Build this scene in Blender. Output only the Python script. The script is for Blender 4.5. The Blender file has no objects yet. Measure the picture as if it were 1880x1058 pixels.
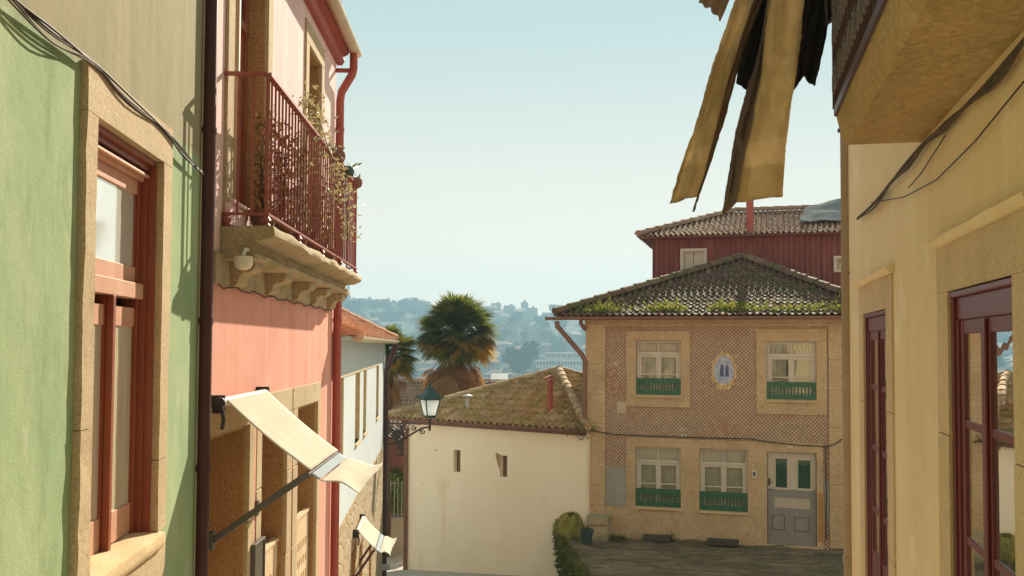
import bpy, bmesh, math, random
from mathutils import Vector as V, Matrix, noise
random.seed(11)
R_ = math.radians
sc = bpy.context.scene
COL = sc.collection
# ---------------------------------------------------------------- camera frame
F = 1700.0; PIT = R_(2.2); ROLL = R_(0.3); CY = 570.0
fw = V((0, math.cos(PIT), math.sin(PIT))); up0 = V((0, -math.sin(PIT), math.cos(PIT))); rt0 = V((1, 0, 0))
rt = rt0 * math.cos(ROLL) + up0 * math.sin(ROLL)
up = up0 * math.cos(ROLL) - rt0 * math.sin(ROLL)
def ray(x, y): return rt * ((x - 940) / F) + up * ((CY - y) / F) + fw
def at(x, y, Y):
    r = ray(x, y); return r * (Y / r.y)

class Wall:
    """vertical wall plane: a runs along it, z up, o out of it towards the street"""
    def __init__(s, o, d):
        s.o = V((o[0], o[1], 0)); s.d = V((d[0], d[1], 0)).normalized()
        n = V((s.d.y, -s.d.x, 0))
        s.n = n if n.dot(-s.o) > 0 else -n
    def P(s, a, z, o=0.0):
        p = s.o + s.d * a + s.n * o; p.z = z; return p
    def px(s, x, y, o=0.0):
        r = ray(x, y); q = s.o + s.n * o
        p = r * (q.dot(s.n) / r.dot(s.n))
        return (p - q).dot(s.d), p.z
    def rect(s, x0, y0, x1, y1, o=0.0):
        a, z = s.px(x0, y0, o); b, w = s.px(x1, y1, o)
        return min(a, b), max(a, b), min(z, w), max(z, w)

# ---------------------------------------------------------------- mesh builder
class MB:
    def __init__(s): s.v = []; s.f = []; s.mi = []; s.tint = None
    def add(s, vs, fs, mi=0):
        n = len(s.v); s.v += [V(p) for p in vs]
        for f in fs: s.f.append([n + i for i in f]); s.mi.append(mi)
    def quad(s, *p, mi=0): s.add(p, [tuple(range(len(p)))], mi)
    def hexa(s, b, t, mi=0):
        n = len(b)
        s.add(list(b) + list(t), [tuple(range(n))[::-1], tuple(range(n, 2 * n))] + [(i, (i + 1) % n, n + (i + 1) % n, n + i) for i in range(n)], mi)
    def wbox(s, W, a0, a1, z0, z1, o0, o1, mi=0):
        s.hexa([W.P(a0, z0, o0), W.P(a1, z0, o0), W.P(a1, z0, o1), W.P(a0, z0, o1)],
               [W.P(a0, z1, o0), W.P(a1, z1, o0), W.P(a1, z1, o1), W.P(a0, z1, o1)], mi)
    def box(s, c, sx, sy, sz, rz=0.0, mi=0):
        m = Matrix.Rotation(rz, 3, 'Z'); c = V(c)
        q = [m @ V((x * sx / 2, y * sy / 2, 0)) for x, y in ((-1, -1), (1, -1), (1, 1), (-1, 1))]
        s.hexa([c + p for p in q], [c + p + V((0, 0, sz)) for p in q], mi)
    def bar(s, p, q, w, h, upv=V((0, 0, 1)), mi=0):
        p = V(p); q = V(q); d = (q - p).normalized(); sd = d.cross(upv)
        if sd.length < 1e-4: sd = d.cross(V((1, 0, 0)))
        sd.normalize(); u = sd.cross(d)
        c = [sd * (-w / 2) + u * (-h / 2), sd * (w / 2) + u * (-h / 2), sd * (w / 2) + u * (h / 2), sd * (-w / 2) + u * (h / 2)]
        s.hexa([p + k for k in c], [q + k for k in c], mi)
    def tube(s, pts, r, n=8, cap=True, mi=0, arc=None, phase=0.0):
        pts = [V(p) for p in pts]; m = len(pts); rs = r if isinstance(r, (list, tuple)) else [r] * m
        b = len(s.v); prev = None
        for i, p in enumerate(pts):
            t = (pts[min(i + 1, m - 1)] - pts[max(i - 1, 0)])
            t = t.normalized() if t.length > 1e-9 else V((0, 0, 1))
            if prev is None:
                x = t.cross(V((0, 0, 1)))
                if x.length < .05: x = t.cross(V((0, 1, 0)))
                x.normalize()
            else:
                x = prev - t * prev.dot(t)
                x = x.normalized() if x.length > 1e-6 else t.orthogonal().normalized()
            prev = x; y = t.cross(x)
            for k in range(n):
                th = 2 * math.pi * k / n + phase
                s.v.append(p + (x * math.cos(th) + y * math.sin(th)) * rs[i])
        for i in range(m - 1):
            for k in range(n):
                s.f.append([b + i * n + k, b + i * n + (k + 1) % n, b + (i + 1) * n + (k + 1) % n, b + (i + 1) * n + k]); s.mi.append(mi)
        if cap:
            s.f.append([b + k for k in range(n)][::-1]); s.mi.append(mi)
            s.f.append([b + (m - 1) * n + k for k in range(n)]); s.mi.append(mi)
    def lathe(s, c, prof, n=14, axis=V((0, 0, 1)), mi=0):
        c = V(c); ax = V(axis).normalized(); x = ax.orthogonal().normalized(); y = ax.cross(x); b = len(s.v); m = len(prof)
        for r, h in prof:
            for k in range(n):
                th = 2 * math.pi * k / n
                s.v.append(c + ax * h + (x * math.cos(th) + y * math.sin(th)) * max(r, 1e-4))
        for i in range(m - 1):
            for k in range(n):
                s.f.append([b + i * n + k, b + i * n + (k + 1) % n, b + (i + 1) * n + (k + 1) % n, b + (i + 1) * n + k]); s.mi.append(mi)
        s.f.append([b + k for k in range(n)][::-1]); s.mi.append(mi)
        s.f.append([b + (m - 1) * n + k for k in range(n)]); s.mi.append(mi)
    def sweep(s, W, prof, a0, a1, nseg=1, wob=0.0, mi=0):
        b = len(s.v); n = len(prof)
        for i in range(nseg + 1):
            a = a0 + (a1 - a0) * i / nseg
            for k, (o, z) in enumerate(prof):
                w = noise.noise(V((a * 3.1, k * 1.7, 3.3))) * wob
                s.v.append(W.P(a, z + w, o + w * .6))
        for i in range(nseg):
            for k in range(n):
                s.f.append([b + i * n + k, b + i * n + (k + 1) % n, b + (i + 1) * n + (k + 1) % n, b + (i + 1) * n + k]); s.mi.append(mi)
        s.f.append([b + k for k in range(n)][::-1]); s.mi.append(mi)
        s.f.append([b + nseg * n + k for k in range(n)]); s.mi.append(mi)
    def prism(s, W, poly, o0, o1, mi=0):
        s.hexa([W.P(a, z, o0) for a, z in poly], [W.P(a, z, o1) for a, z in poly], mi)
    def panel(s, W, a0, a1, z0, z1, holes, o0, o1, mi=0):
        A = sorted({a0, a1} | {min(max(h[i], a0), a1) for h in holes for i in (0, 1)})
        Z = sorted({z0, z1} | {min(max(h[i], z0), z1) for h in holes for i in (2, 3)})
        def solid(i, j):
            if i < 0 or j < 0 or i >= len(A) - 1 or j >= len(Z) - 1: return False
            a = (A[i] + A[i + 1]) / 2; z = (Z[j] + Z[j + 1]) / 2
            return not any(h[0] < a < h[1] and h[2] < z < h[3] for h in holes)
        for i in range(len(A) - 1):
            for j in range(len(Z) - 1):
                if not solid(i, j): continue
                p, q, r, t = A[i], A[i + 1], Z[j], Z[j + 1]
                for o in (o0, o1): s.quad(W.P(p, r, o), W.P(q, r, o), W.P(q, t, o), W.P(p, t, o), mi=mi)
                if not solid(i - 1, j): s.quad(W.P(p, r, o0), W.P(p, t, o0), W.P(p, t, o1), W.P(p, r, o1), mi=mi)
                if not solid(i + 1, j): s.quad(W.P(q, r, o0), W.P(q, t, o0), W.P(q, t, o1), W.P(q, r, o1), mi=mi)
                if not solid(i, j - 1): s.quad(W.P(p, r, o0), W.P(q, r, o0), W.P(q, r, o1), W.P(p, r, o1), mi=mi)
                if not solid(i, j + 1): s.quad(W.P(p, t, o0), W.P(q, t, o0), W.P(q, t, o1), W.P(p, t, o1), mi=mi)
    def leaf(s, p, d, up_, l, w, mi=0, fold=.0):
        d = V(d).normalized(); sd = d.cross(V(up_))
        if sd.length < 1e-3: sd = d.orthogonal()
        sd.normalize(); n = sd.cross(d); p = V(p)
        s.add([p, p + d * l * .45 + sd * w / 2 + n * fold, p + d * l, p + d * l * .45 - sd * w / 2 + n * fold], [(0, 1, 2, 3)] if fold == 0 else [(0, 1, 2), (0, 2, 3)], mi)
    def obj(s, name, mat, parent=None, smooth=False, bevel=0.0, recalc=True, merge=False):
        base = wloc(parent) if parent else None
        if base is None:
            xs = [p.x for p in s.v]; ys = [p.y for p in s.v]; zs = [p.z for p in s.v]
            base = V(((min(xs) + max(xs)) / 2, (min(ys) + max(ys)) / 2, min(zs)))
        me = bpy.data.meshes.new(name)
        me.from_pydata([tuple(p - base) for p in s.v], [], s.f)
        mats = mat if isinstance(mat, (list, tuple)) else [mat]
        for m in mats: me.materials.append(m)
        if len(mats) > 1: me.polygons.foreach_set('material_index', s.mi)
        if s.tint is not None:
            at_ = me.attributes.new('tint', 'FLOAT', 'POINT'); at_.data.foreach_set('value', (s.tint + [0.5] * len(s.v))[:len(s.v)])
        if recalc or bevel or merge:
            bm = bmesh.new(); bm.from_mesh(me)
            if merge: bmesh.ops.remove_doubles(bm, verts=bm.verts, dist=1e-4)
            if recalc: bmesh.ops.recalc_face_normals(bm, faces=bm.faces)
            bm.to_mesh(me); bm.free()
        if smooth: me.polygons.foreach_set('use_smooth', [True] * len(me.polygons))
        o = bpy.data.objects.new(name, me); COL.objects.link(o)
        if parent: o.parent = parent
        else: o.location = base
        if bevel:
            b = o.modifiers.new('bevel', 'BEVEL'); b.width = bevel; b.segments = 2; b.limit_method = 'ANGLE'; b.angle_limit = R_(40)
        if smooth:
            try: me.set_sharp_from_angle(angle=R_(42))
            except Exception: pass
        return o
def wloc(o):
    p = V((0, 0, 0))
    while o: p += o.location; o = o.parent
    return p
def thing(name, label, cat, loc, group=None):
    o = bpy.data.objects.new(name, None); COL.objects.link(o); o.location = loc; o.empty_display_size = .2
    return tag(o, label, cat, group)
def tag(o, label, cat, group=None):
    o['label'] = label; o['category'] = cat
    if group: o['group'] = group
    return o
def struct(o, kind='structure'):
    o['kind'] = kind; return o

# ---------------------------------------------------------------- materials
class NT:
    def __init__(s, name):
        s.m = bpy.data.materials.new(name); s.m.use_nodes = True; s.t = s.m.node_tree; s.t.nodes.clear()
        s.out = s.t.nodes.new('ShaderNodeOutputMaterial')
        s._pos = None
    def n(s, typ, props=None, **inp):
        k = s.t.nodes.new('ShaderNode' + typ)
        for a, b in (props or {}).items(): setattr(k, a, b)
        for a, b in inp.items(): s.set(k, a, b)
        return k
    def set(s, k, a, b):
        a = int(a[1:]) if a[0] == 'i' and a[1:].isdigit() else a.replace('_', ' ')
        sock = k.inputs[a]
        if isinstance(b, bpy.types.NodeSocket): s.t.links.new(b, sock)
        elif isinstance(b, bpy.types.Node): s.t.links.new(b.outputs[0], sock)
        else:
            if sock.type == 'RGBA' and len(b) == 3: b = (*b, 1)
            sock.default_value = b
    def pos(s):
        if s._pos is None: s._pos = s.n('NewGeometry').outputs['Position']
        return s._pos
    def math(s, op, a, b=0.0, c=None):
        k = s.n('Math', {'operation': op}, i0=a, i1=b)
        if c is not None: s.set(k, 'i2', c)
        return k.outputs[0]
    def vscale(s, x, y, z, rz=0.0, src=None):
        return s.n('Mapping', Vector=src or s.pos(), Scale=(x, y, z), Rotation=(0, 0, rz)).outputs[0]
    def noise(s, vec, scale, detail=4, rough=.55, dist=0.0):
        return s.n('TexNoise', Vector=vec, Scale=scale, Detail=detail, Roughness=rough, Distortion=dist).outputs[0]
    def ramp(s, f, lo, hi, a=0.0, b=1.0):
        return s.n('MapRange', {'clamp': True}, Value=f, From_Min=lo, From_Max=hi, To_Min=a, To_Max=b).outputs[0]
    def mix(s, f, a, b, mode='MIX'):
        k = s.n('Mix', {'data_type': 'RGBA', 'blend_type': mode})
        s.set(k, 'i0', f); s.set(k, 'i6', a); s.set(k, 'i7', b)
        return k.outputs[2]
    def bump(s, h, strength, dist=.01, nrm=None):
        k = s.n('Bump', Height=h, Strength=strength, Distance=dist)
        if nrm is not None: s.set(k, 'Normal', nrm)
        return k.outputs[0]
    def bsdf(s, col, rough=.8, nrm=None, metal=0.0, spec=.3, **kw):
        k = s.n('BsdfPrincipled')
        s.set(k, 'Base_Color', col); s.set(k, 'Roughness', rough); s.set(k, 'Metallic', metal); s.set(k, 'Specular_IOR_Level', spec)
        for a, b in kw.items(): s.set(k, a, b)
        if nrm is not None: s.set(k, 'Normal', nrm)
        return k.outputs[0]
    def done(s, sh): s.t.links.new(sh, s.out.inputs[0]); return s.m

def surf(name, c1, c2=None, scale=2.0, rough=.85, grain=.15, gscale=90, bump=.3, bscale=70, bdist=.004, streak=None, streak_amt=.5, spec=.25, metal=0.0, blot=None, blot_scale=1.2, blot_lo=.55, blot_hi=.7, big=.0):
    """a weathered surface: large tone changes, vertical streaks, blotches, fine grain and bump"""
    t = NT(name); c2 = c2 or tuple(x * .8 for x in c1)
    col = t.mix(t.ramp(t.noise(t.pos(), scale, 6, .6), .35, .68), c1, c2)
    if streak:
        col = t.mix(t.math('MULTIPLY', t.ramp(t.noise(t.vscale(5, 5, .45), 1.0, 5, .6), .48, .72), streak_amt), col, streak)
    if blot:
        col = t.mix(t.ramp(t.noise(t.pos(), blot_scale, 7, .65, .4), blot_lo, blot_hi), col, blot)
    g = t.noise(t.pos(), gscale, 3, .6)
    if grain:
        col = t.mix(1.0, col, t.n('CombineColor', Red=t.ramp(g, .25, .75, 1 - grain, 1 + grain), Green=t.ramp(g, .25, .75, 1 - grain, 1 + grain), Blue=t.ramp(g, .25, .75, 1 - grain * 1.15, 1 + grain)).outputs[0], 'MULTIPLY')
    h = t.noise(t.pos(), bscale, 4, .6)
    if big: h = t.math('ADD', h, t.math('MULTIPLY', t.noise(t.pos(), 5.0, 3, .5), big))
    nrm = t.bump(h, bump, bdist) if bump else None
    return t.done(t.bsdf(col, rough, nrm, metal, spec))

def granite(name, c1, c2, c3, moss=None, gs=55, grain=1.0):
    t = NT(name)
    col = t.mix(t.ramp(t.noise(t.pos(), 1.7, 5, .6), .35, .7), c1, c2)
    sp = t.noise(t.pos(), gs, 4, .75)
    col = t.mix(t.ramp(sp, .36, .46, grain, 0.0), col, c3)
    col = t.mix(t.ramp(sp, .57, .66, 0.0, .8 * grain), col, tuple(min(1, x * 1.45) for x in c1))
    col = t.mix(t.ramp(t.noise(t.pos(), .9, 7, .7, .5), .52, .72, 0, .55), col, tuple(x * .62 for x in c2))
    if moss:
        col = t.mix(t.ramp(t.noise(t.pos(), 2.6, 7, .68), .53, .66), col, moss)
    nrm = t.bump(t.math('ADD', sp, t.math('MULTIPLY', t.noise(t.pos(), 14, 4, .6), 1.5)), .5, .006)
    return t.done(t.bsdf(col, .88, nrm, 0, .2))

def rooftile(name, c1, c2, c3, moss, mlo, mhi, mscale=1.6, rough=.85):
    t = NT(name)
    ti = t.n('Attribute', {'attribute_name': 'tint'}).outputs['Fac']
    col = t.mix(t.ramp(ti, 0.0, .6), c1, c2); col = t.mix(t.ramp(ti, .62, 1.0), col, c3)
    n1 = t.noise(t.pos(), 9.0, 5, .65)
    col = t.mix(t.ramp(n1, .5, .75, 0, .6), col, (.05, .04, .03))
    n2 = t.noise(t.pos(), mscale, 7, .7)
    col = t.mix(t.ramp(n2, mlo, mhi), col, moss)
    n3 = t.noise(t.pos(), 34.0, 3, .6)
    nrm = t.bump(t.math('ADD', n3, n1), .5, .012)
    return t.done(t.bsdf(col, rough, nrm, 0, .35))

def leafmat(name, c1, c2, scale=6.0, trans=.35, rough=.45, c3=None, lo=.6, hi=.75):
    t = NT(name)
    col = t.mix(t.ramp(t.noise(t.pos(), scale, 4, .6), .35, .65), c1, c2)
    if c3: col = t.mix(t.ramp(t.noise(t.pos(), scale * .5, 3, .6), lo, hi), col, c3)
    d = t.bsdf(col, rough, None, 0, .2)
    tr = t.n('BsdfTranslucent', Color=t.mix(.5, col, t.mix(1.0, col, (1.6, 1.5, .5), 'MULTIPLY'))).outputs[0]
    return t.done(t.n('MixShader', Fac=trans, i1=d, i2=tr).outputs[0])

def glassmat(name, tint=(.75, .8, .78), rough=.02, refl=1.0):
    t = NT(name)
    nz = t.bump(t.noise(t.pos(), 3.0, 2), .06, .02)
    g = t.n('BsdfGlossy', Color=(1, 1, 1), Roughness=rough, Normal=nz).outputs[0]
    tr = t.n('BsdfTransparent', Color=tint).outputs[0]
    f = t.n('Fresnel', IOR=1.5).outputs[0]
    return t.done(t.n('MixShader', Fac=t.math('MULTIPLY', t.math('ADD', f, .03), refl), i1=tr, i2=g).outputs[0])

def clothmat(name, c1, c2, trans=.25, weave=260, streak=0.0):
    t = NT(name)
    col = t.mix(t.ramp(t.noise(t.pos(), 5.0, 4), .35, .65), c1, c2)
    g = t.noise(t.pos(), weave, 3, .7)
    col = t.mix(t.ramp(g, .35, .65, 0, .35), col, tuple(x * .5 for x in c1))
    nrm = t.bump(g, .5, .004)
    d = t.bsdf(col, .95, nrm, 0, .1)
    tr = t.n('BsdfTranslucent', Color=col).outputs[0]
    return t.done(t.n('MixShader', Fac=trans, i1=d, i2=tr).outputs[0])

# ---------------------------------------------------------------- roofs
def roof_face(mb, poly, tw=.22, cr=.36, amp=.035, lip=.028, flat=False):
    """courses of curved clay tiles over a polygon whose first edge is the eave"""
    p, q = poly[0], poly[1]; e = (q - p).normalized(); L = (q - p).length
    cen = sum(poly, V((0, 0, 0))) / len(poly); s = (cen - p); s = (s - e * s.dot(e)).normalized(); n = e.cross(s)
    if n.z < 0: n = -n
    S = max((v - p).dot(s) for v in poly); A0 = min((v - p).dot(e) for v in poly); A1 = max((v - p).dot(e) for v in poly)
    bm = bmesh.new(); lay = bm.verts.layers.float.new('tint'); K = 6
    nt = int(math.ceil((A1 - A0) / tw)); nc = int(math.ceil(S / cr))
    for j in range(nc):
        jit = random.uniform(-.012, .012)
        for i in range(nt):
            tn = random.random(); dz = random.uniform(-.008, .010); ds = random.uniform(-.014, .014); tilt = random.uniform(-.01, .01)
            rows = [[], [], []]
            for k in range(K + 1):
                u = k / K
                h = amp * (math.cos(2 * math.pi * (u - .35)) + .35 * math.cos(4 * math.pi * (u - .35))) + dz + tilt * (u - .5)
                if flat: h = amp * (.9 if u < .18 else 0) + dz
                x = A0 + (i + u) * tw + jit
                s0 = j * cr - .04 + ds; s1 = (j + 1) * cr + ds
                for r_, (ss, hh) in enumerate(((s0, h + .0), (s0, h + lip), (s1, h - .004))):
                    v = bm.verts.new(p + e * x + s * ss + n * hh); v[lay] = tn; rows[r_].append(v)
            for r_ in range(2):
                for k in range(K): bm.faces.new((rows[r_][k], rows[r_][k + 1], rows[r_ + 1][k + 1], rows[r_ + 1][k]))
    m = len(poly)
    for k in range(1, m):
        a, b = poly[k], poly[(k + 1) % m]; ed = (b - a).normalized(); o = ed.cross(n)
        if o.dot(cen - a) > 0: o = -o
        bmesh.ops.bisect_plane(bm, geom=bm.verts[:] + bm.edges[:] + bm.faces[:], plane_co=a, plane_no=o, clear_outer=True)
    bm.verts.index_update()
    if mb.tint is None: mb.tint = [.5] * len(mb.v)
    while len(mb.tint) < len(mb.v): mb.tint.append(.5)
    base = len(mb.v)
    for v in bm.verts: mb.v.append(v.co.copy()); mb.tint.append(v[lay])
    for f in bm.faces: mb.f.append([base + v.index for v in f.verts]); mb.mi.append(0)
    bm.free()
    off = n * -.035                                  # the boarding the tiles lie on
    mb.add([v + off for v in poly], [tuple(range(m))])
def ridge(mb, p, q, r=.115, step=.4):
    L = (q - p).length; d = (q - p).normalized(); sd = d.cross(V((0, 0, 1))).normalized(); u = sd.cross(d)
    if u.z < 0: u = -u
    k = int(L / step)
    for i in range(k + 1):
        t0 = i * step; t1 = min(t0 + step + .05, L + .05); b = len(mb.v); tn = random.random(); w = random.uniform(-.012, .012)
        if mb.tint is not None:
            while len(mb.tint) < b: mb.tint.append(.5)
        for t_, rr in ((t0, r * 1.12), (t1, r * .9)):
            for j in range(7):
                th = math.pi * j / 6
                mb.v.append(p + d * t_ + sd * (math.cos(th) * rr + w) + u * (math.sin(th) * rr * .95 - .01))
                if mb.tint is not None: mb.tint.append(tn)
        for j in range(6): mb.f.append([b + j, b + j + 1, b + 8 + j, b + 7 + j]); mb.mi.append(0)
        mb.f.append([b + j for j in range(7)]); mb.mi.append(0)
def gutter(mb, p, q, r=.07):
    p = V(p); q = V(q); d = (q - p).normalized(); sd = d.cross(V((0, 0, 1))).normalized(); b = len(mb.v); N = 8
    for c in (p, q):
        for rr in (r, r * .86):
            for j in range(N + 1):
                th = math.pi * j / N
                mb.v.append(c + sd * math.cos(th) * rr - V((0, 0, 1)) * math.sin(th) * rr)
    M_ = N + 1
    for w, o2 in ((0, 2 * M_), (M_, 3 * M_)):
        for j in range(N): mb.f.append([b + w + j, b + w + j + 1, b + o2 + j + 1, b + o2 + j]); mb.mi.append(0)
    for j in (0, N): mb.f.append([b + j, b + M_ + j, b + 3 * M_ + j, b + 2 * M_ + j]); mb.mi.append(0)
    for c in (0, 2 * M_): mb.f.append([b + c + j for j in range(M_)]); mb.mi.append(0)
    mb.tube([p - d * .012 - V((0, 0, 0)), p + d * .012], .001, 4)
SKY_S, SKY_G, SUN_S, EXPO = 0.12, 0.12, 4.3, 1.25
SKY_LO, SKY_HI = (3.7, 2.8, 2.12), (1.56, 2.0, 1.93)
# ---------------------------------------------------------------- the materials of the place
def green_wall_mat():
    t = NT('green_plaster')
    z = t.n('SeparateXYZ', Vector=t.pos()).outputs[2]
    wob = t.math('MULTIPLY', t.math('SUBTRACT', t.noise(t.pos(), 2.5, 4), .5), .10)
    f = t.ramp(t.math('ADD', z, wob), 1.15, 1.21)
    lo = t.mix(t.ramp(t.noise(t.vscale(1, 1, .7), 1.6, 7, .62), .36, .66), (.27, .39, .205), (.41, .49, .295))
    lo = t.mix(t.ramp(t.noise(t.vscale(3, 3, .9), 1.9, 6, .65), .54, .70, 0, .6), lo, (.19, .275, .125))
    lo = t.mix(t.ramp(t.noise(t.vscale(2, 2, .8), 2.3, 7, .7, .6), .60, .70, 0, .55), lo, (.48, .51, .35))
    hi = t.mix(t.ramp(t.noise(t.vscale(3.5, 3.5, .35), 1.3, 6, .65), .36, .68), (.36, .315, .195), (.265, .245, .15))
    col = t.mix(f, lo, hi)
    g = t.noise(t.pos(), 120, 3)
    col = t.mix(t.ramp(g, .35, .7, 0, .18), col, (.16, .17, .09))
    nrm = t.bump(t.math('ADD', t.noise(t.pos(), 85, 4, .65), t.math('MULTIPLY', t.noise(t.pos(), 7, 4), 2.2)), .28, .008)
    return t.done(t.bsdf(col, .9, nrm, 0, .15))
GREEN = green_wall_mat()
PINK = surf('pink_plaster', (.73, .355, .27), (.655, .285, .215), 1.5, .9, .05, 70, .22, 60, .006, (.78, .45, .36), .55, .15, blot=(.62, .25, .17), blot_scale=2.2, blot_lo=.6, blot_hi=.78, big=1.5)
PALEPINK = surf('pale_pink_plaster', (.76, .55, .545), (.72, .49, .48), 1.3, .9, .04, 70, .2, 60, .006, (.95, .74, .68), .5, .15, big=1.5)
BLUE = surf('pale_blue_plaster', (.56, .62, .63), (.50, .57, .60), 1.3, .9, .05, 70, .2, 60, .006, (.62, .64, .60), .5, .15, big=1.2)
YELLOW = surf('yellow_plaster', (.82, .66, .41), (.75, .58, .335), 1.1, .9, .07, 90, .22, 75, .006, (.70, .52, .29), .55, .15, blot=(.86, .72, .50), blot_scale=1.5, blot_lo=.58, blot_hi=.7, big=1.6)
ROUGHY = surf('rough_cement_soffit', (.50, .34, .16), (.41, .275, .125), 1.6, .95, .22, 34, .9, 30, .02, (.30, .24, .10), .6, .1, blot=(.24, .20, .07), blot_scale=1.7, blot_lo=.60, blot_hi=.74)
def cream_wall_mat():
    t = NT('old_cream_wall')
    col = t.mix(t.ramp(t.noise(t.pos(), .7, 7, .62), .34, .68), (.98, .83, .62), (.94, .77, .555))
    col = t.mix(t.ramp(t.noise(t.vscale(1.6, 1.6, .5), 1.1, 6, .65, .4), .56, .74, 0, .5), col, (.78, .59, .38))
    col = t.mix(t.ramp(t.noise(t.pos(), 2.1, 5, .6), .62, .72, 0, .5), col, (.98, .86, .66))
    col = t.mix(t.ramp(t.noise(t.vscale(1, 1, .8), 5.5, 3, .5), .735, .765, 0, .8), col, (.40, .27, .15))
    col = t.mix(t.ramp(t.noise(t.pos(), 11, 3, .5), .74, .78, 0, .6), col, (.50, .36, .22))
    h = t.math('ADD', t.noise(t.pos(), 40, 4, .6), t.math('MULTIPLY', t.noise(t.pos(), 3.5, 4), 2.0))
    return t.done(t.bsdf(col, .93, t.bump(h, .25, .01), 0, .1))
WHITE = cream_wall_mat()
GRAN = granite('warm_granite', (.55, .43, .27), (.46, .345, .205), (.31, .22, .125), None, 70, .75)
GRAN_Y = granite('yellow_granite', (.66, .50, .30), (.58, .43, .25), (.38, .27, .15), gs=75, grain=.6)
GRAN_D = granite('brown_shaded_granite', (.46, .27, .12), (.38, .215, .09), (.20, .11, .05), gs=60)  # reveal stone browner and darker, shade and warm bounce put into the colour
GRAN_B = granite('balcony_granite', (.46, .36, .22), (.38, .29, .17), (.22, .16, .09), (.26, .23, .10), gs=50)
GRAN_T = granite('tan_granite', (.57, .395, .225), (.48, .32, .175), (.31, .195, .105), gs=30, grain=.9)
def rubble_mat():
    t = NT('granite_rubble')
    v = t.n('TexVoronoi', {'feature': 'DISTANCE_TO_EDGE'}, Vector=t.vscale(1, 1, 1.5), Scale=3.4).outputs[0]
    v2 = t.n('TexVoronoi', Vector=t.vscale(1, 1, 1.5), Scale=3.4).outputs['Color']
    col = t.mix(t.n('SeparateColor', Color=v2).outputs[0], (.50, .38, .23), (.34, .25, .15))
    col = t.mix(t.ramp(t.noise(t.pos(), 18, 5, .7), .4, .65), col, (.58, .46, .30))
    col = t.mix(t.ramp(v, .0, .045, .8, 0), col, (.25, .19, .12))
    nrm = t.bump(t.math('ADD', t.ramp(v, 0, .1), t.noise(t.pos(), 22, 5, .7)), .7, .03)
    return t.done(t.bsdf(col, .92, nrm, 0, .15))
RUBBLE = rubble_mat()
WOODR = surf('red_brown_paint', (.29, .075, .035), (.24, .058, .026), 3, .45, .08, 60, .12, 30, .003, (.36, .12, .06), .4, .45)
WOODP = surf('pale_red_paint', (.60, .33, .22), (.52, .26, .165), 4, .55, .08, 60, .2, 40, .003, (.66, .42, .30), .5, .35)  # paler red for the window rails and mouldings
PIPE = surf('dark_maroon_pipe', (.075, .022, .018), (.055, .016, .014), 3, .5, .1, 40, .1, 25, .003, (.11, .035, .028), .5, .35)
REDP = surf('brick_red_paint', (.36, .075, .048), (.29, .055, .038), 3, .5, .06, 50, .1, 30, .003, (.42, .11, .07), .4, .4)
RAIL = surf('rail_red_paint', (.32, .085, .055), (.26, .065, .042), 5, .5, .08, 60, .1, 60, .002, None, 0, .4)
MAROON = surf('maroon_paint', (.155, .022, .028), (.125, .017, .022), 3, .38, .05, 50, .06, 30, .002, None, 0, .5)
DARKMET = surf('dark_iron', (.035, .028, .026), (.05, .035, .028), 9, .55, .15, 60, .2, 60, .002, None, 0, .4)
RUSTMET = surf('dark_rust_iron', (.06, .024, .02), (.09, .04, .028), 9, .6, .15, 60, .2, 60, .002, None, 0, .4)
GREYARM = surf('dark_grey_arm', (.12, .105, .09), (.09, .08, .07), 5, .45, .06, 40, .05, 40, .002, None, 0, .45)
GREENMET = surf('dark_green_iron', (.02, .045, .035), (.028, .055, .042), 8, .45, .1, 60, .1, 60, .002, None, 0, .5)
GREENP = surf('green_balustrade_paint', (.035, .13, .06), (.028, .105, .05), 6, .5, .1, 60, .1, 60, .002, None, 0, .4)
WHITEP = surf('old_white_paint', (.62, .53, .42), (.55, .46, .36), 5, .6, .06, 60, .15, 50, .003, (.46, .37, .27), .35, .3)
CREAMP = surf('cream_door_paint', (.56, .47, .36), (.50, .41, .31), 4, .6, .06, 60, .15, 50, .003, None, 0, .3)
GREYP = surf('grey_door_paint', (.275, .245, .225), (.24, .21, .195), 4, .6, .06, 60, .15, 50, .003, None, 0, .3)
LATT = surf('cream_lattice_wood', (.70, .52, .33), (.62, .44, .27), 5, .7, .08, 60, .2, 50, .003, None, 0, .25)
CEMENT = surf('cement_patch', (.36, .33, .28), (.31, .28, .235), 3, .95, .12, 60, .4, 40, .006)
GUTTERW = surf('pale_gutter_metal', (.62, .53, .40), (.55, .46, .33), 3, .5, .08, 40, .1, 30, .002, (.34, .27, .2), .4, .4)
GUTTERB = surf('brown_gutter_metal', (.26, .12, .075), (.20, .09, .055), 3, .55, .1, 40, .1, 30, .002, (.14, .07, .05), .5, .35)
CONPIPE = surf('concrete_pipe', (.40, .30, .185), (.34, .25, .15), 2, .85, .1, 60, .25, 50, .003, (.27, .19, .11), .5, .2)
CABLE = surf('black_cable', (.032, .026, .022), (.055, .042, .032), 12, .6, .2, 60, 0, 60, .002, None, 0, .3)
CABLEB = surf('dusty_cable', (.12, .085, .055), (.07, .05, .035), 10, .75, .2, 60, 0, 60, .002, None, 0, .2)
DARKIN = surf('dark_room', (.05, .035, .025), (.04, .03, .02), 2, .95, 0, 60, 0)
GLASS_S = glassmat('street_window_glass', (.93, .94, .91), .03, 2.6)
GLASS = glassmat('window_glass', (.93, .94, .91), .02, .7)
GLASSG = glassmat('green_lattice_glass', (.25, .5, .35))
CURT = clothmat('white_curtain', (.86, .82, .70), (.78, .74, .62), .05, 120)
SHEERC = clothmat('sheer_beige_curtain', (.85, .78, .62), (.74, .67, .52), .05, 60)
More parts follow.
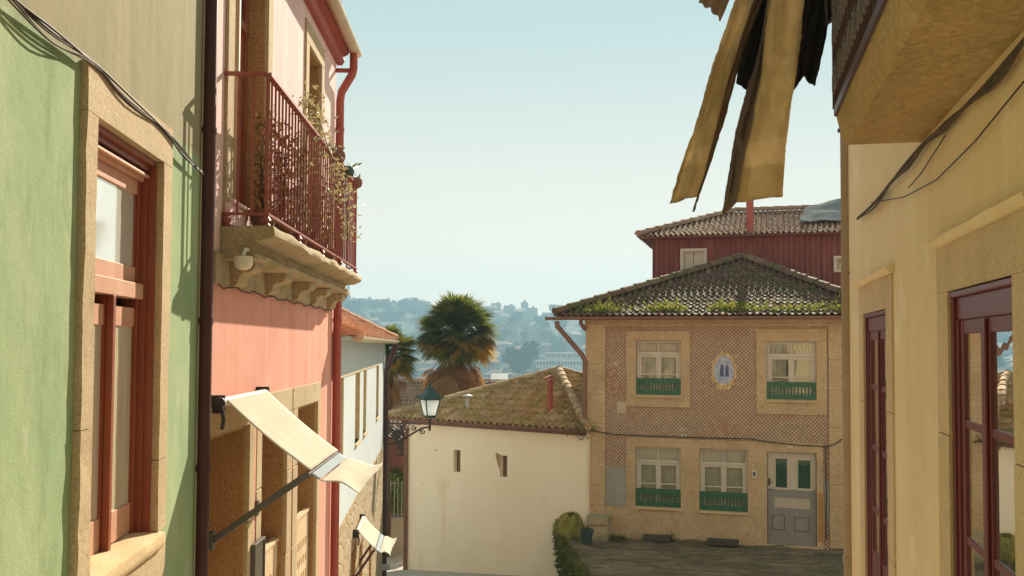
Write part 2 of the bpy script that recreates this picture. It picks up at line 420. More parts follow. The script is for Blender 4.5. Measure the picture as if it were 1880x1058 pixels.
CURTG = clothmat('grey_curtain', (.74, .66, .50), (.62, .55, .42), .05, 120)
SHEER = clothmat('sheer_white_blind', (.80, .82, .78), (.74, .76, .72), .45, 90)
AWN = clothmat('cream_awning_cloth', (.84, .78, .66), (.77, .70, .57), .3, 200)
AWNB = clothmat('pale_blue_hem', (.55, .62, .66), (.50, .57, .62), .25, 300)
TOWEL = clothmat('tan_towel', (.56, .46, .285), (.47, .375, .22), .55, 120)
TOWELB = clothmat('towel_band', (.62, .51, .33), (.56, .46, .29), .55, 240)
TOWELD = clothmat('grey_mauve_towel', (.30, .22, .165), (.24, .175, .13), .3, 170)
BLACKC = clothmat('black_cloth', (.014, .013, .014), (.02, .018, .018), .05, 160)
BEIGEC = clothmat('beige_cloth', (.46, .36, .27), (.40, .31, .23), .4, 160)
TILE_T = rooftile('old_dark_roof_tile', (.17, .088, .042), (.125, .06, .03), (.25, .15, .08), (.10, .085, .02), .46, .64, 1.3, .8)
TILE_R = rooftile('grey_red_roof_tile', (.36, .22, .13), (.28, .16, .09), (.46, .32, .21), (.16, .11, .07), .56, .76, 1.3)
TILE_W = rooftile('mossy_roof_tile', (.54, .34, .17), (.42, .25, .12), (.64, .44, .25), (.33, .27, .055), .49, .68, 2.6)
TILE_B = rooftile('bright_clay_roof_tile', (.62, .33, .20), (.55, .27, .15), (.70, .44, .29), (.42, .2, .12), .6, .8, 1.6)
TILE_H = rooftile('brown_roof_tile', (.46, .28, .18), (.39, .225, .14), (.54, .36, .25), (.22, .14, .08), .56, .75, 1.6)
def corrug_mat():
    t = NT('red_corrugated_sheet')
    col = t.mix(t.ramp(t.noise(t.vscale(2, 2, .5), 1.6, 5, .6), .36, .68), (.235, .058, .038), (.165, .04, .028))
    col = t.mix(t.ramp(t.noise(t.vscale(6, 6, .7), 1.2, 5, .6), .52, .75, 0, .6), col, (.36, .13, .08))
    return t.done(t.bsdf(col, .6, t.bump(t.noise(t.pos(), 40, 3), .15, .003), 0, .3))
CORR = corrug_mat()
def azulejo(W):
    """small diamond relief tiles, laid on the slant in facade coordinates"""
    t = NT('brown_relief_azulejo')
    a = t.n('VectorMath', {'operation': 'DOT_PRODUCT'}, i0=t.pos(), i1=tuple(W.d)).outputs['Value']
    z = t.n('SeparateXYZ', Vector=t.pos()).outputs[2]
    S = 1 / .09
    p = t.math('MULTIPLY', t.math('ADD', a, z), S); q = t.math('MULTIPLY', t.math('SUBTRACT', a, z), S)
    def edge(v):
        f = t.math('FRACT', v); return t.math('ABSOLUTE', t.math('SUBTRACT', f, .5))
    e = t.math('MAXIMUM', edge(p), edge(q))            # 0 centre .5 edge
    cell = t.n('CombineXYZ', X=t.math('FLOOR', p), Y=t.math('FLOOR', q)).outputs[0]
    rnd = t.n('TexWhiteNoise', {'noise_dimensions': '2D'}, Vector=cell).outputs[0]
    zone = t.noise(t.pos(), .9, 3, .5)
    col = t.mix(rnd, (.62, .41, .25), (.50, .315, .19))
    col = t.mix(t.math('MULTIPLY', t.ramp(zone, .55, .66), t.ramp(rnd, .35, .6)), col, (.55, .25, .12))
    col = t.mix(t.math('MULTIPLY', t.ramp(t.noise(t.pos(), 2.2, 3), .62, .70), t.ramp(rnd, .55, .6, 0, .8)), col, (.78, .70, .58))
    col = t.mix(t.math('MULTIPLY', t.ramp(t.noise(t.vscale(1, 1, 1), 3.1, 2), .68, .74), t.ramp(rnd, .3, .4, 0, .9)), col, (.52, .32, .12))
    col = t.mix(t.ramp(e, .34, .42), col, (.22, .135, .085))
    nrm = t.bump(t.ramp(e, .1, .45, 1, 0), .7, .02)
    return t.done(t.bsdf(col, .42, nrm, 0, .35))
def terrace_mat():
    t = NT('worn_terrace_stone')
    n1 = t.noise(t.vscale(.5, 2.4, 1), 1.6, 8, .7, .6)
    col = t.mix(t.ramp(n1, .36, .64), (.15, .10, .052), (.36, .25, .15))
    n2 = t.noise(t.vscale(.6, 2.2, 1), 4.0, 6, .7, .8)
    col = t.mix(t.ramp(n2, .50, .62, 0, .75), col, (.07, .052, .03))
    col = t.mix(t.ramp(t.noise(t.vscale(.8, 1.4, 1), 1.0, 7, .72), .50, .62, 0, .85), col, (.105, .105, .032))
    col = t.mix(t.ramp(t.noise(t.pos(), 22, 5, .75), .52, .68, 0, .7), col, (.32, .25, .17))
    nrm = t.bump(t.math('ADD', t.math('MULTIPLY', n2, 2.0), t.noise(t.pos(), 16, 6, .75)), .9, .05)
    return t.done(t.bsdf(col, .92, nrm, 0, .15))
TERR = terrace_mat()
def setts_mat():
    t = NT('granite_setts')
    v = t.n('TexVoronoi', {'feature': 'DISTANCE_TO_EDGE'}, Vector=t.pos(), Scale=7.0, Randomness=.55).outputs[0]
    col = t.mix(t.ramp(t.noise(t.pos(), 3, 6, .65), .35, .65), (.42, .37, .30), (.50, .44, .36))
    col = t.mix(t.ramp(v, 0, .06, .85, 0), col, (.16, .13, .10))
    return t.done(t.bsdf(col, .8, t.bump(t.ramp(v, 0, .12), .7, .02), 0, .3))
SETTS = setts_mat()
def land_mat():
    t = NT('far_hillside_ground')
    col = t.mix(t.ramp(t.noise(t.pos(), .02, 8, .7), .4, .6), (.03, .045, .02), (.075, .08, .042))
    col = t.mix(t.ramp(t.noise(t.pos(), .05, 6, .7), .55, .65), col, (.035, .055, .025))
    return t.done(t.bsdf(col, .95, None, 0, .1))
LAND = land_mat()
def farwall_mat():
    t = NT('far_house_wall')
    r = t.n('ObjectInfo').outputs['Random']
    col = t.mix(r, (.24, .22, .18), (.36, .34, .30))
    col = t.mix(t.ramp(r, .70, .74), col, (.30, .19, .13)); col = t.mix(t.ramp(r, .86, .9), col, (.24, .26, .26))
    s = t.n('SeparateXYZ', Vector=t.n('TexCoord').outputs['Object'])
    fx = t.math('ABSOLUTE', t.math('SUBTRACT', t.math('FRACT', t.math('MULTIPLY', t.math('ADD', s.outputs[0], s.outputs[1]), .38)), .5))
    fz = t.math('ABSOLUTE', t.math('SUBTRACT', t.math('FRACT', t.math('MULTIPLY', s.outputs[2], .33)), .5))
    w = t.math('MULTIPLY', t.math('LESS_THAN', fx, .24), t.math('LESS_THAN', fz, .26))
    col = t.mix(w, col, (.15, .15, .145))
    return t.done(t.bsdf(col, .8, None, 0, .2))
FARWALL = farwall_mat()
def farroof_mat():
    t = NT('far_house_roof'); r = t.n('ObjectInfo').outputs['Random']
    return t.done(t.bsdf(t.mix(r, (.34, .16, .09), (.30, .22, .17)), .85))
FARROOF = farroof_mat()
def fartree_mat():
    t = NT('far_tree_leaves'); r = t.n('ObjectInfo').outputs['Random']
    col = t.mix(r, (.035, .06, .022), (.075, .085, .035))
    col = t.mix(t.ramp(t.noise(t.pos(), .35, 3), .4, .65), col, (.05, .075, .03))
    return t.done(t.bsdf(col, .8, None, 0, .2))
FARTREE = fartree_mat()
PALMG = leafmat('palm_green', (.085, .115, .028), (.15, .165, .04), 2.5, .5, .6, (.34, .24, .04), .58, .72)
PALMY = leafmat('palm_yellowing', (.50, .31, .04), (.38, .25, .045), 3, .55, .6)
PALMD = leafmat('palm_dead', (.44, .26, .12), (.32, .18, .08), 3, .4, .7)
TRUNK = surf('fibrous_trunk', (.10, .065, .04), (.06, .04, .025), 6, .95, .3, 30, .8, 20, .02)
LEAFV = leafmat('silvery_vine_leaf', (.30, .285, .19), (.40, .36, .26), 9, .3, .5)
LEAFR = leafmat('reddish_plant_leaf', (.20, .085, .045), (.14, .11, .045), 5, .3, .5)
LEAFB = leafmat('bright_shrub_leaf', (.16, .24, .03), (.26, .30, .04), 3, .45, .4)
LEAFI = leafmat('dark_ivy_leaf', (.085, .105, .025), (.15, .15, .045), 3, .3, .45, (.16, .13, .05), .55, .7)
GRASSM = leafmat('roof_grass_blade', (.17, .20, .03), (.25, .26, .045), 4, .5, .55, (.30, .24, .08), .58, .7)
MOSS = surf('mossy_mound_surface', (.30, .26, .06), (.36, .27, .10), 4, .95, .25, 50, .9, 35, .03, None, 0, .1, blot=(.30, .22, .12), blot_scale=1.6, blot_lo=.56, blot_hi=.7)
CLAY = surf('terracotta_pot', (.22, .10, .07), (.17, .08, .055), 5, .8, .1, 60, .1, 40, .002)
BUCK = surf('teal_bucket_plastic', (.045, .085, .075), (.035, .07, .06), 5, .5, .1, 60, .1, 40, .002, None, 0, .4)
WHITEPL = surf('white_plastic', (.72, .66, .54), (.66, .60, .48), 4, .4, .03, 40, 0, 40, .002, None, 0, .4)
TARP = surf('grey_tarp', (.24, .235, .225), (.17, .17, .165), 2, 1.0, .08, 30, .15, 12, .02, None, 0, .0)
ZINC = surf('zinc', (.45, .44, .42), (.38, .37, .35), 4, .45, .06, 30, .05, 30, .002, None, 0, .5, .3)
PANEL_D = surf('dark_board', (.05, .045, .035), (.12, .09, .055), 4, .5, .15, 30, .1, 30, .003, None, 0, .4)
def frosted():
    t = NT('frosted_lamp_glass')
    d = t.bsdf((.86, .9, .9), .35, None, 0, .5)
    tr = t.n('BsdfTranslucent', Color=(.95, 1, 1)).outputs[0]
    return t.done(t.n('MixShader', Fac=.8, i1=d, i2=tr).outputs[0])
FROST = frosted()

def sky_tinted_glass():  # reflected sky put into the pane as a whitish base colour
    t = NT('sky_tinted_glass')
    d = t.bsdf(t.mix(t.ramp(t.noise(t.pos(), 3, 5), .4, .65), (.80, .86, .82), (.72, .78, .74)), .12, None, 0, .6)
    g = t.n('BsdfGlossy', Color=(1, 1, 1), Roughness=.06).outputs[0]
    return t.done(t.n('MixShader', Fac=.42, i1=d, i2=g).outputs[0])
FARWIN = surf('far_window', (.16, .16, .16), None, .3, .8, 0, 50, 0)
SLIT = surf('shadowy_slit_stone', (.24, .16, .09), (.18, .115, .06), 4, .95, .2, 40, .4, 40, .01)  # slit fill coloured dark, shade of the recess put into the stone

def curtained_glass():
    t = NT('curtained_glass')
    a = t.noise(t.vscale(14, 14, .5), 1.5, 4, .6)
    d = t.bsdf(t.mix(t.ramp(a, .35, .65), (.56, .50, .36), (.72, .68, .54)), .2, None, 0, .5)
    g = t.n('BsdfGlossy', Color=(1, 1, 1), Roughness=.05).outputs[0]
    return t.done(t.n('MixShader', Fac=.16, i1=d, i2=g).outputs[0])
# ================================================================ left side of the street
def gz(Y): return -1.6 - .178 * min(max(Y, -8), 26)        # street level
G = Wall((-1.84, 4.1), (-150 / 1700, 1)); P = Wall((-1.99, 6.1), (-55 / 1700, 1)); B = Wall((-2.15, 11.28), (-140 / 1700, 1))

def surround(mb, W, a0, a1, z0, z1, jw, lh, sh, o0, o1, mi=0, sill_o=None):
    """stone door or window case: lintel, two jambs, sill, butted end to end"""
    mb.wbox(W, a0 - jw, a1 + jw, z1, z1 + lh, o0, o1, mi)
    mb.wbox(W, a0 - jw, a0, z0, z1, o0, o1, mi); mb.wbox(W, a1, a1 + jw, z0, z1, o0, o1, mi)
    if sh: mb.wbox(W, a0 - jw, a1 + jw, z0 - sh, z0, o0, sill_o or o1, mi)
def shell(mb, W, a0, a1, z0, z1, depth, o0=-.28):
    """back, ends and top slab of a hollow building behind its front panel"""
    mb.wbox(W, a0, a1, z0, z1, -depth, -depth + .2); mb.wbox(W, a0, a0 + .18, z0, z1, -depth + .2, o0)
    mb.wbox(W, a1 - .18, a1, z0, z1, -depth + .2, o0); mb.wbox(W, a0 + .18, a1 - .18, z1 - .15, z1, -depth + .2, o0)
def sash(parent, W, a0, a1, z0, z1, o, mat, name='window', transom=None, fw_=.05, st=.055, muntins=(), ncas=2, glass=GLASS, curtain=None, curt_o=-.06, curt_split=False, th=.05, cz0=None, mid=.06, tmid=True):
    """timber window: outer frame, transom bar, casements with stiles and glazing bars; glass and curtain as children"""
    f = MB()
    f.wbox(W, a0, a1, z1 - fw_, z1, o - th, o + th); f.wbox(W, a0, a1, z0, z0 + fw_, o - th, o + th)
    f.wbox(W, a0, a0 + fw_, z0 + fw_, z1 - fw_, o - th, o + th); f.wbox(W, a1 - fw_, a1, z0 + fw_, z1 - fw_, o - th, o + th)
    top = z1 - fw_
    if transom:
        f.wbox(W, a0 + fw_, a1 - fw_, transom - .035, transom + .035, o - th, o + th + .012); top = transom - .035
        if tmid: f.wbox(W, (a0 + a1) / 2 - .018, (a0 + a1) / 2 + .018, transom + .035, z1 - fw_, o - th * .6, o + th * .6)
    w = (a1 - a0 - 2 * fw_) / ncas; z_b = z0 + fw_
    for c in range(ncas):
        p = a0 + fw_ + c * w; q = p + w; e = th * .72
        f.wbox(W, p, p + st, z_b, top, o - e, o + e); f.wbox(W, q - st, q, z_b, top, o - e, o + e)
        f.wbox(W, p + st, q - st, top - st, top, o - e, o + e); f.wbox(W, p + st, q - st, z_b, z_b + st * 1.3, o - e, o + e)
        for m in muntins: f.wbox(W, p + st, q - st, m - .016, m + .016, o - e * .8, o + e * .8)
    if ncas == 2 and mid: f.wbox(W, (a0 + a1) / 2 - mid / 2, (a0 + a1) / 2 + mid / 2, z_b, top, o + th * .73, o + th * 1.25)
    fo = f.obj(name, mat, parent, bevel=.004)
    g = MB(); g.wbox(W, a0 + fw_, a1 - fw_, z0 + fw_, z1 - fw_, o - .003, o + .003); g.obj('pane', glass, fo)
    if curtain:
        c = MB(); n = 40; zt = z1 - fw_ * .5; zb = cz0 if cz0 is not None else z0
        spans = [(a0 + .02, a1 - .02)] if not curt_split else [(a0 + .02, (a0 + a1) / 2 - .02), ((a0 + a1) / 2 + .02, a1 - .02)]
        for (s0, s1) in spans:
            b = len(c.v)
            for i in range(n + 1):
                u = i / n; a = s0 + (s1 - s0) * u
                for k in range(5):
                    v = k / 4; z = zt + (zb - zt) * v
                    sq = 0
                    if curt_split: sq = (.28 * math.sin(min(v * 1.5, 1) * math.pi) * (1 if s0 > (a0 + a1) / 2 - .05 else 0) * (1 - u) * (s1 - s0)) + (.18 * math.sin(v * math.pi) * (u if s0 < (a0 + a1) / 2 - .05 else 0)) * -(s1 - s0)
                    c.v.append(W.P(a + sq, z, o + curt_o + .012 * math.sin(u * 26 + v * 1.2) + .006 * math.sin(u * 61)))
            for i in range(n):
                for k in range(4): c.f.append([b + i * 5 + k, b + i * 5 + k + 1, b + (i + 1) * 5 + k + 1, b + (i + 1) * 5 + k]); c.mi.append(0)
        c.obj('curtain', curtain, fo, smooth=True, recalc=False)
    return fo

# ---------------------------------------------------------------- green house
gh = thing('green_house', 'green plastered house with a granite framed red brown window, nearest on the left', 'house', G.P(0, gz(4) - 1, 0))
ga0, ga1 = -7.0, 1.93
wa0, wa1, wz0, wz1 = -.11, .886, -1.0, .985
m = MB(); m.panel(G, ga0, ga1, -4.2, 5.2, [(-.225, 1.03, -1.55, 1.17)], -.28, 0); shell(m, G, ga0, ga1, -4.2, 5.2, 6, -.28)
m.obj('wall', GREEN, gh)
def rough_box(mb, W, a0, a1, z0, z1, o0, o1, n=10, amp=.006):
    """hewn stone: front face with worn, slightly wandering edges"""
    b = len(mb.v)
    for i in range(n + 1):
        z = z0 + (z1 - z0) * i / n
        j = lambda k: noise.noise(V((a0 * 7 + k * 3.7, z * 9, k + .5))) * amp
        mb.v += [W.P(a0 + j(0) + .004, z, o1 + j(1) * .5), W.P(a1 + j(2) - .004, z, o1 + j(3) * .5), W.P(a1 + j(2), z, o1 - .012), W.P(a1, z, o0), W.P(a0, z, o0), W.P(a0 + j(0), z, o1 - .012)]
    for i in range(n):
        for k in range(6): mb.f.append([b + i * 6 + k, b + i * 6 + (k + 1) % 6, b + (i + 1) * 6 + (k + 1) % 6, b + (i + 1) * 6 + k]); mb.mi.append(0)
    mb.f.append([b + k for k in range(6)]); mb.f.append([b + n * 6 + k for k in range(6)]); mb.mi += [0, 0]
m = MB()
rough_box(m, G, -.245, wa0, -.36, .982, -.2, .030, 16, .009); rough_box(m, G, -.250, wa0 + .003, -1.0, -.364, -.2, .033, 12, .012)
rough_box(m, G, .886, 1.05, -.62, .982, -.2, .030, 16); rough_box(m, G, .884, 1.052, -1.0, -.624, -.2, .031, 8)
rough_box(m, G, -.245, 1.05, .985, 1.195, -.2, .030, 4); rough_box(m, G, -.250, 1.052, -1.85, -1.104, -.2, .028, 6)
m.obj('stone_case', GRAN, gh)
m = MB(); prof = [(-.2, -1.1), (.036, -1.1), (.058, -1.08), (.064, -1.05), (.052, -1.022), (.015, -1.008), (-.05, -.998), (-.2, -.99)]
m.sweep(G, prof, -.25, .94, 24, .02); m.obj('sill', GRAN_Y, gh, smooth=True)
wg = -.095                                            # glass plane; everything sits close behind the stone
def piece(name, boxes, mat, parent, bevel=.003):
    m = MB()
    for b_ in boxes: m.wbox(G, *b_)
    return m.obj(name, mat, parent, bevel=bevel)
ar = .80
piece('window_lining', [(wa1 - .020, wa1 - .001, wz0, .955, -.16, -.006), (wa0 + .02, wa1 - .020, .955, .984, -.16, -.012), (wa0 + .001, wa0 + .02, wz0, .984, -.16, -.02),
                        (wa1 - .045, wa1 - .020, wz0, .90, -.16, -.045), (wa0 + .02, wa1 - .045, .925, .955, -.16, -.04)], WOODR, gh)
fo = piece('window_frame', [(ar, wa1 - .045, wz0, .90, -.16, -.075), (wa0 + .02, wa0 + .06, -1.0, .235, -.15, -.085), (.345, .425, -1.0, .235, -.15, -.083), (.362, .400, -1.0, .2345, -.083, -.048),
                            (ar - .012, ar, -.83, .09, -.14, -.088), (ar - .022, ar, .405, .79, -.14, -.088), (.425, .432, -.83, .09, -.14, -.088), (.337, .345, -.83, .09, -.14, -.088)], WOODR, gh)
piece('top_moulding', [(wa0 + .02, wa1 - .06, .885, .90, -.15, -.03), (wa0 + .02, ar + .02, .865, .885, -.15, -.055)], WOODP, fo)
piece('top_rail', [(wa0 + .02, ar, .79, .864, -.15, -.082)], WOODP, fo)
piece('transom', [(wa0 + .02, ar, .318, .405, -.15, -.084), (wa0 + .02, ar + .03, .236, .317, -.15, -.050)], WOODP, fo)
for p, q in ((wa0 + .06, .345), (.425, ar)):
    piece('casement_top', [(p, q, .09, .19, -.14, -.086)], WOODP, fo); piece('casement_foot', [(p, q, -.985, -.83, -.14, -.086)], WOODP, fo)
g = MB(); g.wbox(G, wa0 + .03, ar - .01, .40, .80, wg - .003, wg + .001); g.obj('upper_pane', sky_tinted_glass(), fo)
g = MB(); g.wbox(G, wa0 + .03, ar - .01, -.85, .10, wg - .003, wg + .001); g.obj('lower_pane', curtained_glass(), fo)
def drape(W, a0, a1, z0, z1, o, mat, parent, name='curtain', fr=30.0):
    c = MB(); n = 44
    for i in range(n + 1):
        a = a0 + (a1 - a0) * i / n
        for z in (z1, z0): c.v.append(W.P(a, z, o + .014 * math.sin(a * fr) + .006 * math.sin(a * fr * 2.3 + 1)))
    c.f = [[2 * i, 2 * i + 1, 2 * i + 3, 2 * i + 2] for i in range(n)]; c.mi = [0] * n
    return c.obj(name, mat, parent, smooth=True, recalc=False)
drape(G, wa0 + .03, ar, -.99, .19, -.125, SHEERC, fo, fr=45.0)
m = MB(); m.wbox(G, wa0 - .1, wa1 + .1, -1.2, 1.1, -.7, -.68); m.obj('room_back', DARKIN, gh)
# white render edge strip and the downpipe in the corner
m = MB(); m.wbox(G, 1.80, 1.925, -4, 5.2, .001, .02); m.obj('corner_strip', surf('pale_corner_render', (.66, .58, .42), (.5, .42, .3), 4, .9, .1, 50, .3, 40, .005), gh)
def downpipe(name, pts, r, mat, parent, clamps=(), W=None):
    m = MB(); m.tube(pts, r, 12)
    for p, d in clamps:
        m.tube([V(p) - V(d) * .02, V(p) + V(d) * .02], r * 1.14, 12)
    return m.obj(name, mat, parent, smooth=True)
p0, p1 = at(393, -260, 5.92), at(367, 1200, 5.92); ax = (p0 - p1).normalized()
pc = lambda y: p1 + ax * ((at(380, y, 5.92) - p1).dot(ax))
downpipe('downpipe', [p1 - ax * .8, p0], .042, PIPE, gh, [(pc(590), ax), (pc(240), ax), (pc(860), ax)])

# ---------------------------------------------------------------- pink house
ph = thing('pink_house', 'salmon pink house with a long iron balcony and granite doorways on the left', 'house', P.P(0, gz(6.5) - .6, 0))
pa0, pa1 = -.02, 5.06
zs = -.61                                            # underside of the ground floor lintels
doors = [(-.02, 1.02), (1.45, 2.41), (2.91, 3.98)]
ups = [(.42, 1.43, .86, 3.05), (3.22, 3.95, .86, 3.06)]
m = MB(); m.panel(P, pa0, pa1, -5.2, .405, [(a - .02 if i else a, b + .02, -5.1, zs + .02) for i, (a, b) in enumerate(doors)], -.3, 0)
m.obj('lower_wall', PINK, ph)
m = MB(); m.panel(P, pa0, pa1, .405, 3.72, [(a - .02, b + .02, z0, z1 + .02) for a, b, z0, z1 in ups], -.3, -.001)
shell(m, P, pa0, pa1, -5.2, 3.72, 6, -.3); m.obj('upper_wall', PALEPINK, ph)
m = MB()
m.wbox(P, pa0, 2.62, zs, -.405, -.26, .022); m.wbox(P, 2.66, 4.16, zs, -.405, -.26, .02)
for a0, a1 in ((1.02, 1.20), (1.27, 1.45), (2.41, 2.62), (2.68, 2.91), (3.98, 4.14)):
    zz = zs
    while zz > -4.9:
        h_ = random.choice((.55, .75, .95)); m.wbox(P, a0 + random.uniform(0, .006), a1 - random.uniform(0, .006), zz - h_ + .007, zz - .0005, -.26, .02 + random.uniform(-.003, .004)); zz -= h_
for i, (a0, a1) in enumerate(doors):
    pass
m.obj('stone_doorcase', GRAN, ph, bevel=.006)
m = MB()
for a0, a1 in ((1.203, 1.267), (2.623, 2.677)): m.wbox(P, a0, a1, -5.1, zs - .002, -.2, .012)
m.wbox(P, 2.6225, 2.6575, zs, -.41, -.2, .012); m.obj('red_joint_strip', PINK, ph)
for i, (a0, a1) in enumerate(doors):                   # deep stone reveals and dark doors
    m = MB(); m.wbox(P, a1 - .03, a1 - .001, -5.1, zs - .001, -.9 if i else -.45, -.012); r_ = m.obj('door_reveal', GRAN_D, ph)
    m = MB(); o = -.34 if i == 0 else -.8
    m.wbox(P, a0, a1 - .03, -5.1, zs - .03, o - .05, o)
    for k in range(4): m.wbox(P, a0 + .06 + k * .24, a0 + .24 + k * .24, -4.6, zs - .15, o, o + .015)
    m.obj('door', WOODR if i != 1 else PANEL_D, ph, bevel=.004)
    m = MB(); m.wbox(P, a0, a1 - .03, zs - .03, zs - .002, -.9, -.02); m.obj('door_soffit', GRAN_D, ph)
m = MB(); m.wbox(P, 1.452, 1.485, -5.0, zs - .03, -.12, -.03); m.wbox(P, .02, .10, -5.0, zs - .03, -.33, -.20); m.obj('door_post', WOODR, ph, bevel=.004)
# half height lattice gates
def lattice(a0, a1, z0, z1, o, holes_w, holes_h, rows, cols, z_first):
    mb = MB(); H = []
    for r in range(rows):
        zz = z_first - r * (holes_h + .085)
        for c in range(cols):
            sp = (a1 - a0 - .10) / cols; x = a0 + .06 + c * sp
            H.append((x, x + sp * .45, zz - holes_h, zz))
    mb.panel(P, a0, a1, z0, z1, H, o - .035, o)
    mb.wbox(P, a0 - .01, a1 + .012, z1, z1 + .03, o - .05, o + .012)
    return mb
for (p, q, n_) in (((475, 1022), (514, 992), 1), ((541, 961), (566, 938), 2)):
    a0, z0 = P.px(*p, -.05); a1, z1 = P.px(*q, -.05); zt = (z0 + z1) / 2
    mb = lattice(a0, a1, zt - 1.5, zt, -.05, .05, .085, 7, 6, zt - .24); mb.obj('half_door', LATT, ph, bevel=.003)
# upper door cases
for (a0, a1, z0, z1), jw, lh in ((ups[0], .17, .24), (ups[1], .16, .22)):
    m = MB(); surround(m, P, a0, a1, z0, z1, jw, lh, 0, -.26, .022); m.obj('upper_stone_case', GRAN, ph, bevel=.006)
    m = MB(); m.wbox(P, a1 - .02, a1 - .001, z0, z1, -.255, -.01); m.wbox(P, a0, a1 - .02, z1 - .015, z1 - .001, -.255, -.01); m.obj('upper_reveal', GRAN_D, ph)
sash(ph, P, .42, 1.408, .86, 3.03, -.20, WOODR, 'balcony_door', transom=2.55, fw_=.07, st=.1, muntins=(1.5,), curtain=CURTG, th=.06, mid=.07)
sash(ph, P, 3.22, 3.928, .86, 3.04, -.20, WOODR, 'balcony_door', transom=2.55, fw_=.06, st=.075, muntins=(1.5,), curtain=CURTG, th=.05, mid=.05)
m = MB(); m.wbox(P, .25, .93, .83, .98, .002, .05); m.wbox(P, .3, .98, .98, 1.01, .002, .07); m.obj('door_step', PALEPINK, ph, bevel=.01)
m = MB()
for k in range(2): m.wbox(P, .86 + .012 * k, .90 + .012 * k, .9, 3.0, -.13 + .03 * k, -.10 + .03 * k)
m.obj('door_edge', WHITEP, ph, bevel=.004)
# stone band below the balcony
m = MB(); m.wbox(P, .02, 4.80, .405, .62, .002, .028); m.obj('stone_band', GRAN_B, ph, bevel=.008)
# balcony slab with moulded edge
bz = .81
prof = [(.001, .585), (.20, .585), (.235, .60), (.24, .625), (.215, .64), (.19, .648), (.185, .70), (.24, .712), (.30, .722), (.345, .732), (.37, .755), (.372, .785), (.355, bz), (.001, bz)]
m = MB(); m.sweep(P, prof, .20, 4.78, 60, .016); bal = m.obj('balcony', GRAN_B, ph, smooth=True)
for a in (.50, 1.55, 2.62, 3.55, 4.56):
    m = MB(); pr = [(.0285, .41), (.06, .415), (.085, .44), (.09, .48), (.12, .505), (.17, .51), (.20, .54), (.195, .583), (.0285, .583)]
    m.sweep(P, pr, a - .13, a + .13, 5, .012); m.obj('corbel', GRAN_B, bal, smooth=True)
# railing
ro = .30; ra0, ra1 = .245, 4.72; rz0, rz1 = .90, 1.875
m = MB()
m.bar(P.P(ra0, rz1, ro), P.P(ra1, rz1, ro), .045, .022); m.bar(P.P(ra0, rz0, ro), P.P(ra1, rz0, ro), .035, .016)
m.bar(P.P(ra0, rz1, .0), P.P(ra0, rz1, ro), .04, .022); m.bar(P.P(ra1, rz1, .0), P.P(ra1, rz1, ro), .04, .022)
m.bar(P.P(ra0, rz0, .0), P.P(ra0, rz0, ro), .035, .016); m.bar(P.P(ra1, rz0, .0), P.P(ra1, rz0, ro), .035, .016)
nb = 38
for i in range(nb + 1):
    a = ra0 + (ra1 - ra0) * i / nb; m.tube([P.P(a, rz0, ro), P.P(a, rz1, ro)], .0078 if i not in (0, nb) else .014, 6)
for k in range(1, 3):
    o = ro * k / 3; m.tube([P.P(ra0, rz0, o), P.P(ra0, rz1, o)], .009, 6); m.tube([P.P(ra1, rz0, o), P.P(ra1, rz1, o)], .009, 6)
for a in (ra0, 1.35, 2.45, 3.55, ra1): m.lathe(P.P(a, bz - .004, ro), [(.018, 0), (.03, .015), (.018, .03), (.034, .05), (.018, .075), (.022, .092)], 10)
m.lathe(P.P(ra0, bz - .004, .03), [(.018, 0), (.03, .015), (.018, .03), (.034, .05), (.018, .075), (.022, .092)], 10)
m.obj('railing', RAIL, bal)
# eave, gutter, swan neck and pipe
m = MB(); m.sweep(P, [(-.5, 3.50), (.0, 3.50), (.0, 3.42), (.06, 3.42), (.09, 3.47), (.09, 3.53), (.14, 3.56), (.14, 3.60), (-.5, 3.60)], -.1, 5.12, 1)
m.obj('cornice', REDP, ph)
m = MB()
e0, e1 = P.P(-.2, 3.60, .20), P.P(5.16, 3.60, .20)
bk0, bk1 = P.P(-.2, 5.0, -3), P.P(5.16, 5.0, -3)
roof_face(m, [e0, e1, bk1, bk0]); m.obj('roof', TILE_B, ph)
m = MB(); gutter(m, P.P(-.2, 3.60, .225), P.P(5.2, 3.60, .225), .065); m.tube([P.P(a, 3.605, .165) + V((0, 0, 0)) for a in (-.2, 5.2)], .008, 6); m.obj('gutter', GUTTERW, ph, smooth=True)
q = 5.0
downpipe('downpipe', [P.P(q + .02, 3.54, .215), P.P(q + .02, 3.36, .215), P.P(q + .01, 3.28, .20), P.P(q, 3.06, .075), P.P(q, 2.95, .06), P.P(q, -5.2, .06)], .05, REDP, ph,
         [(P.P(q, 2.6, .06), V((0, 0, 1))), (P.P(q, .30, .06), V((0, 0, 1))), (P.P(q, -1.2, .06), V((0, 0, 1)))])
m = MB(); m.tube([P.P(q + .02, 3.33, .21), P.P(q + .02, 3.33, .0)], .028, 8); m.obj('pipe_bracket', REDP, ph, smooth=True)

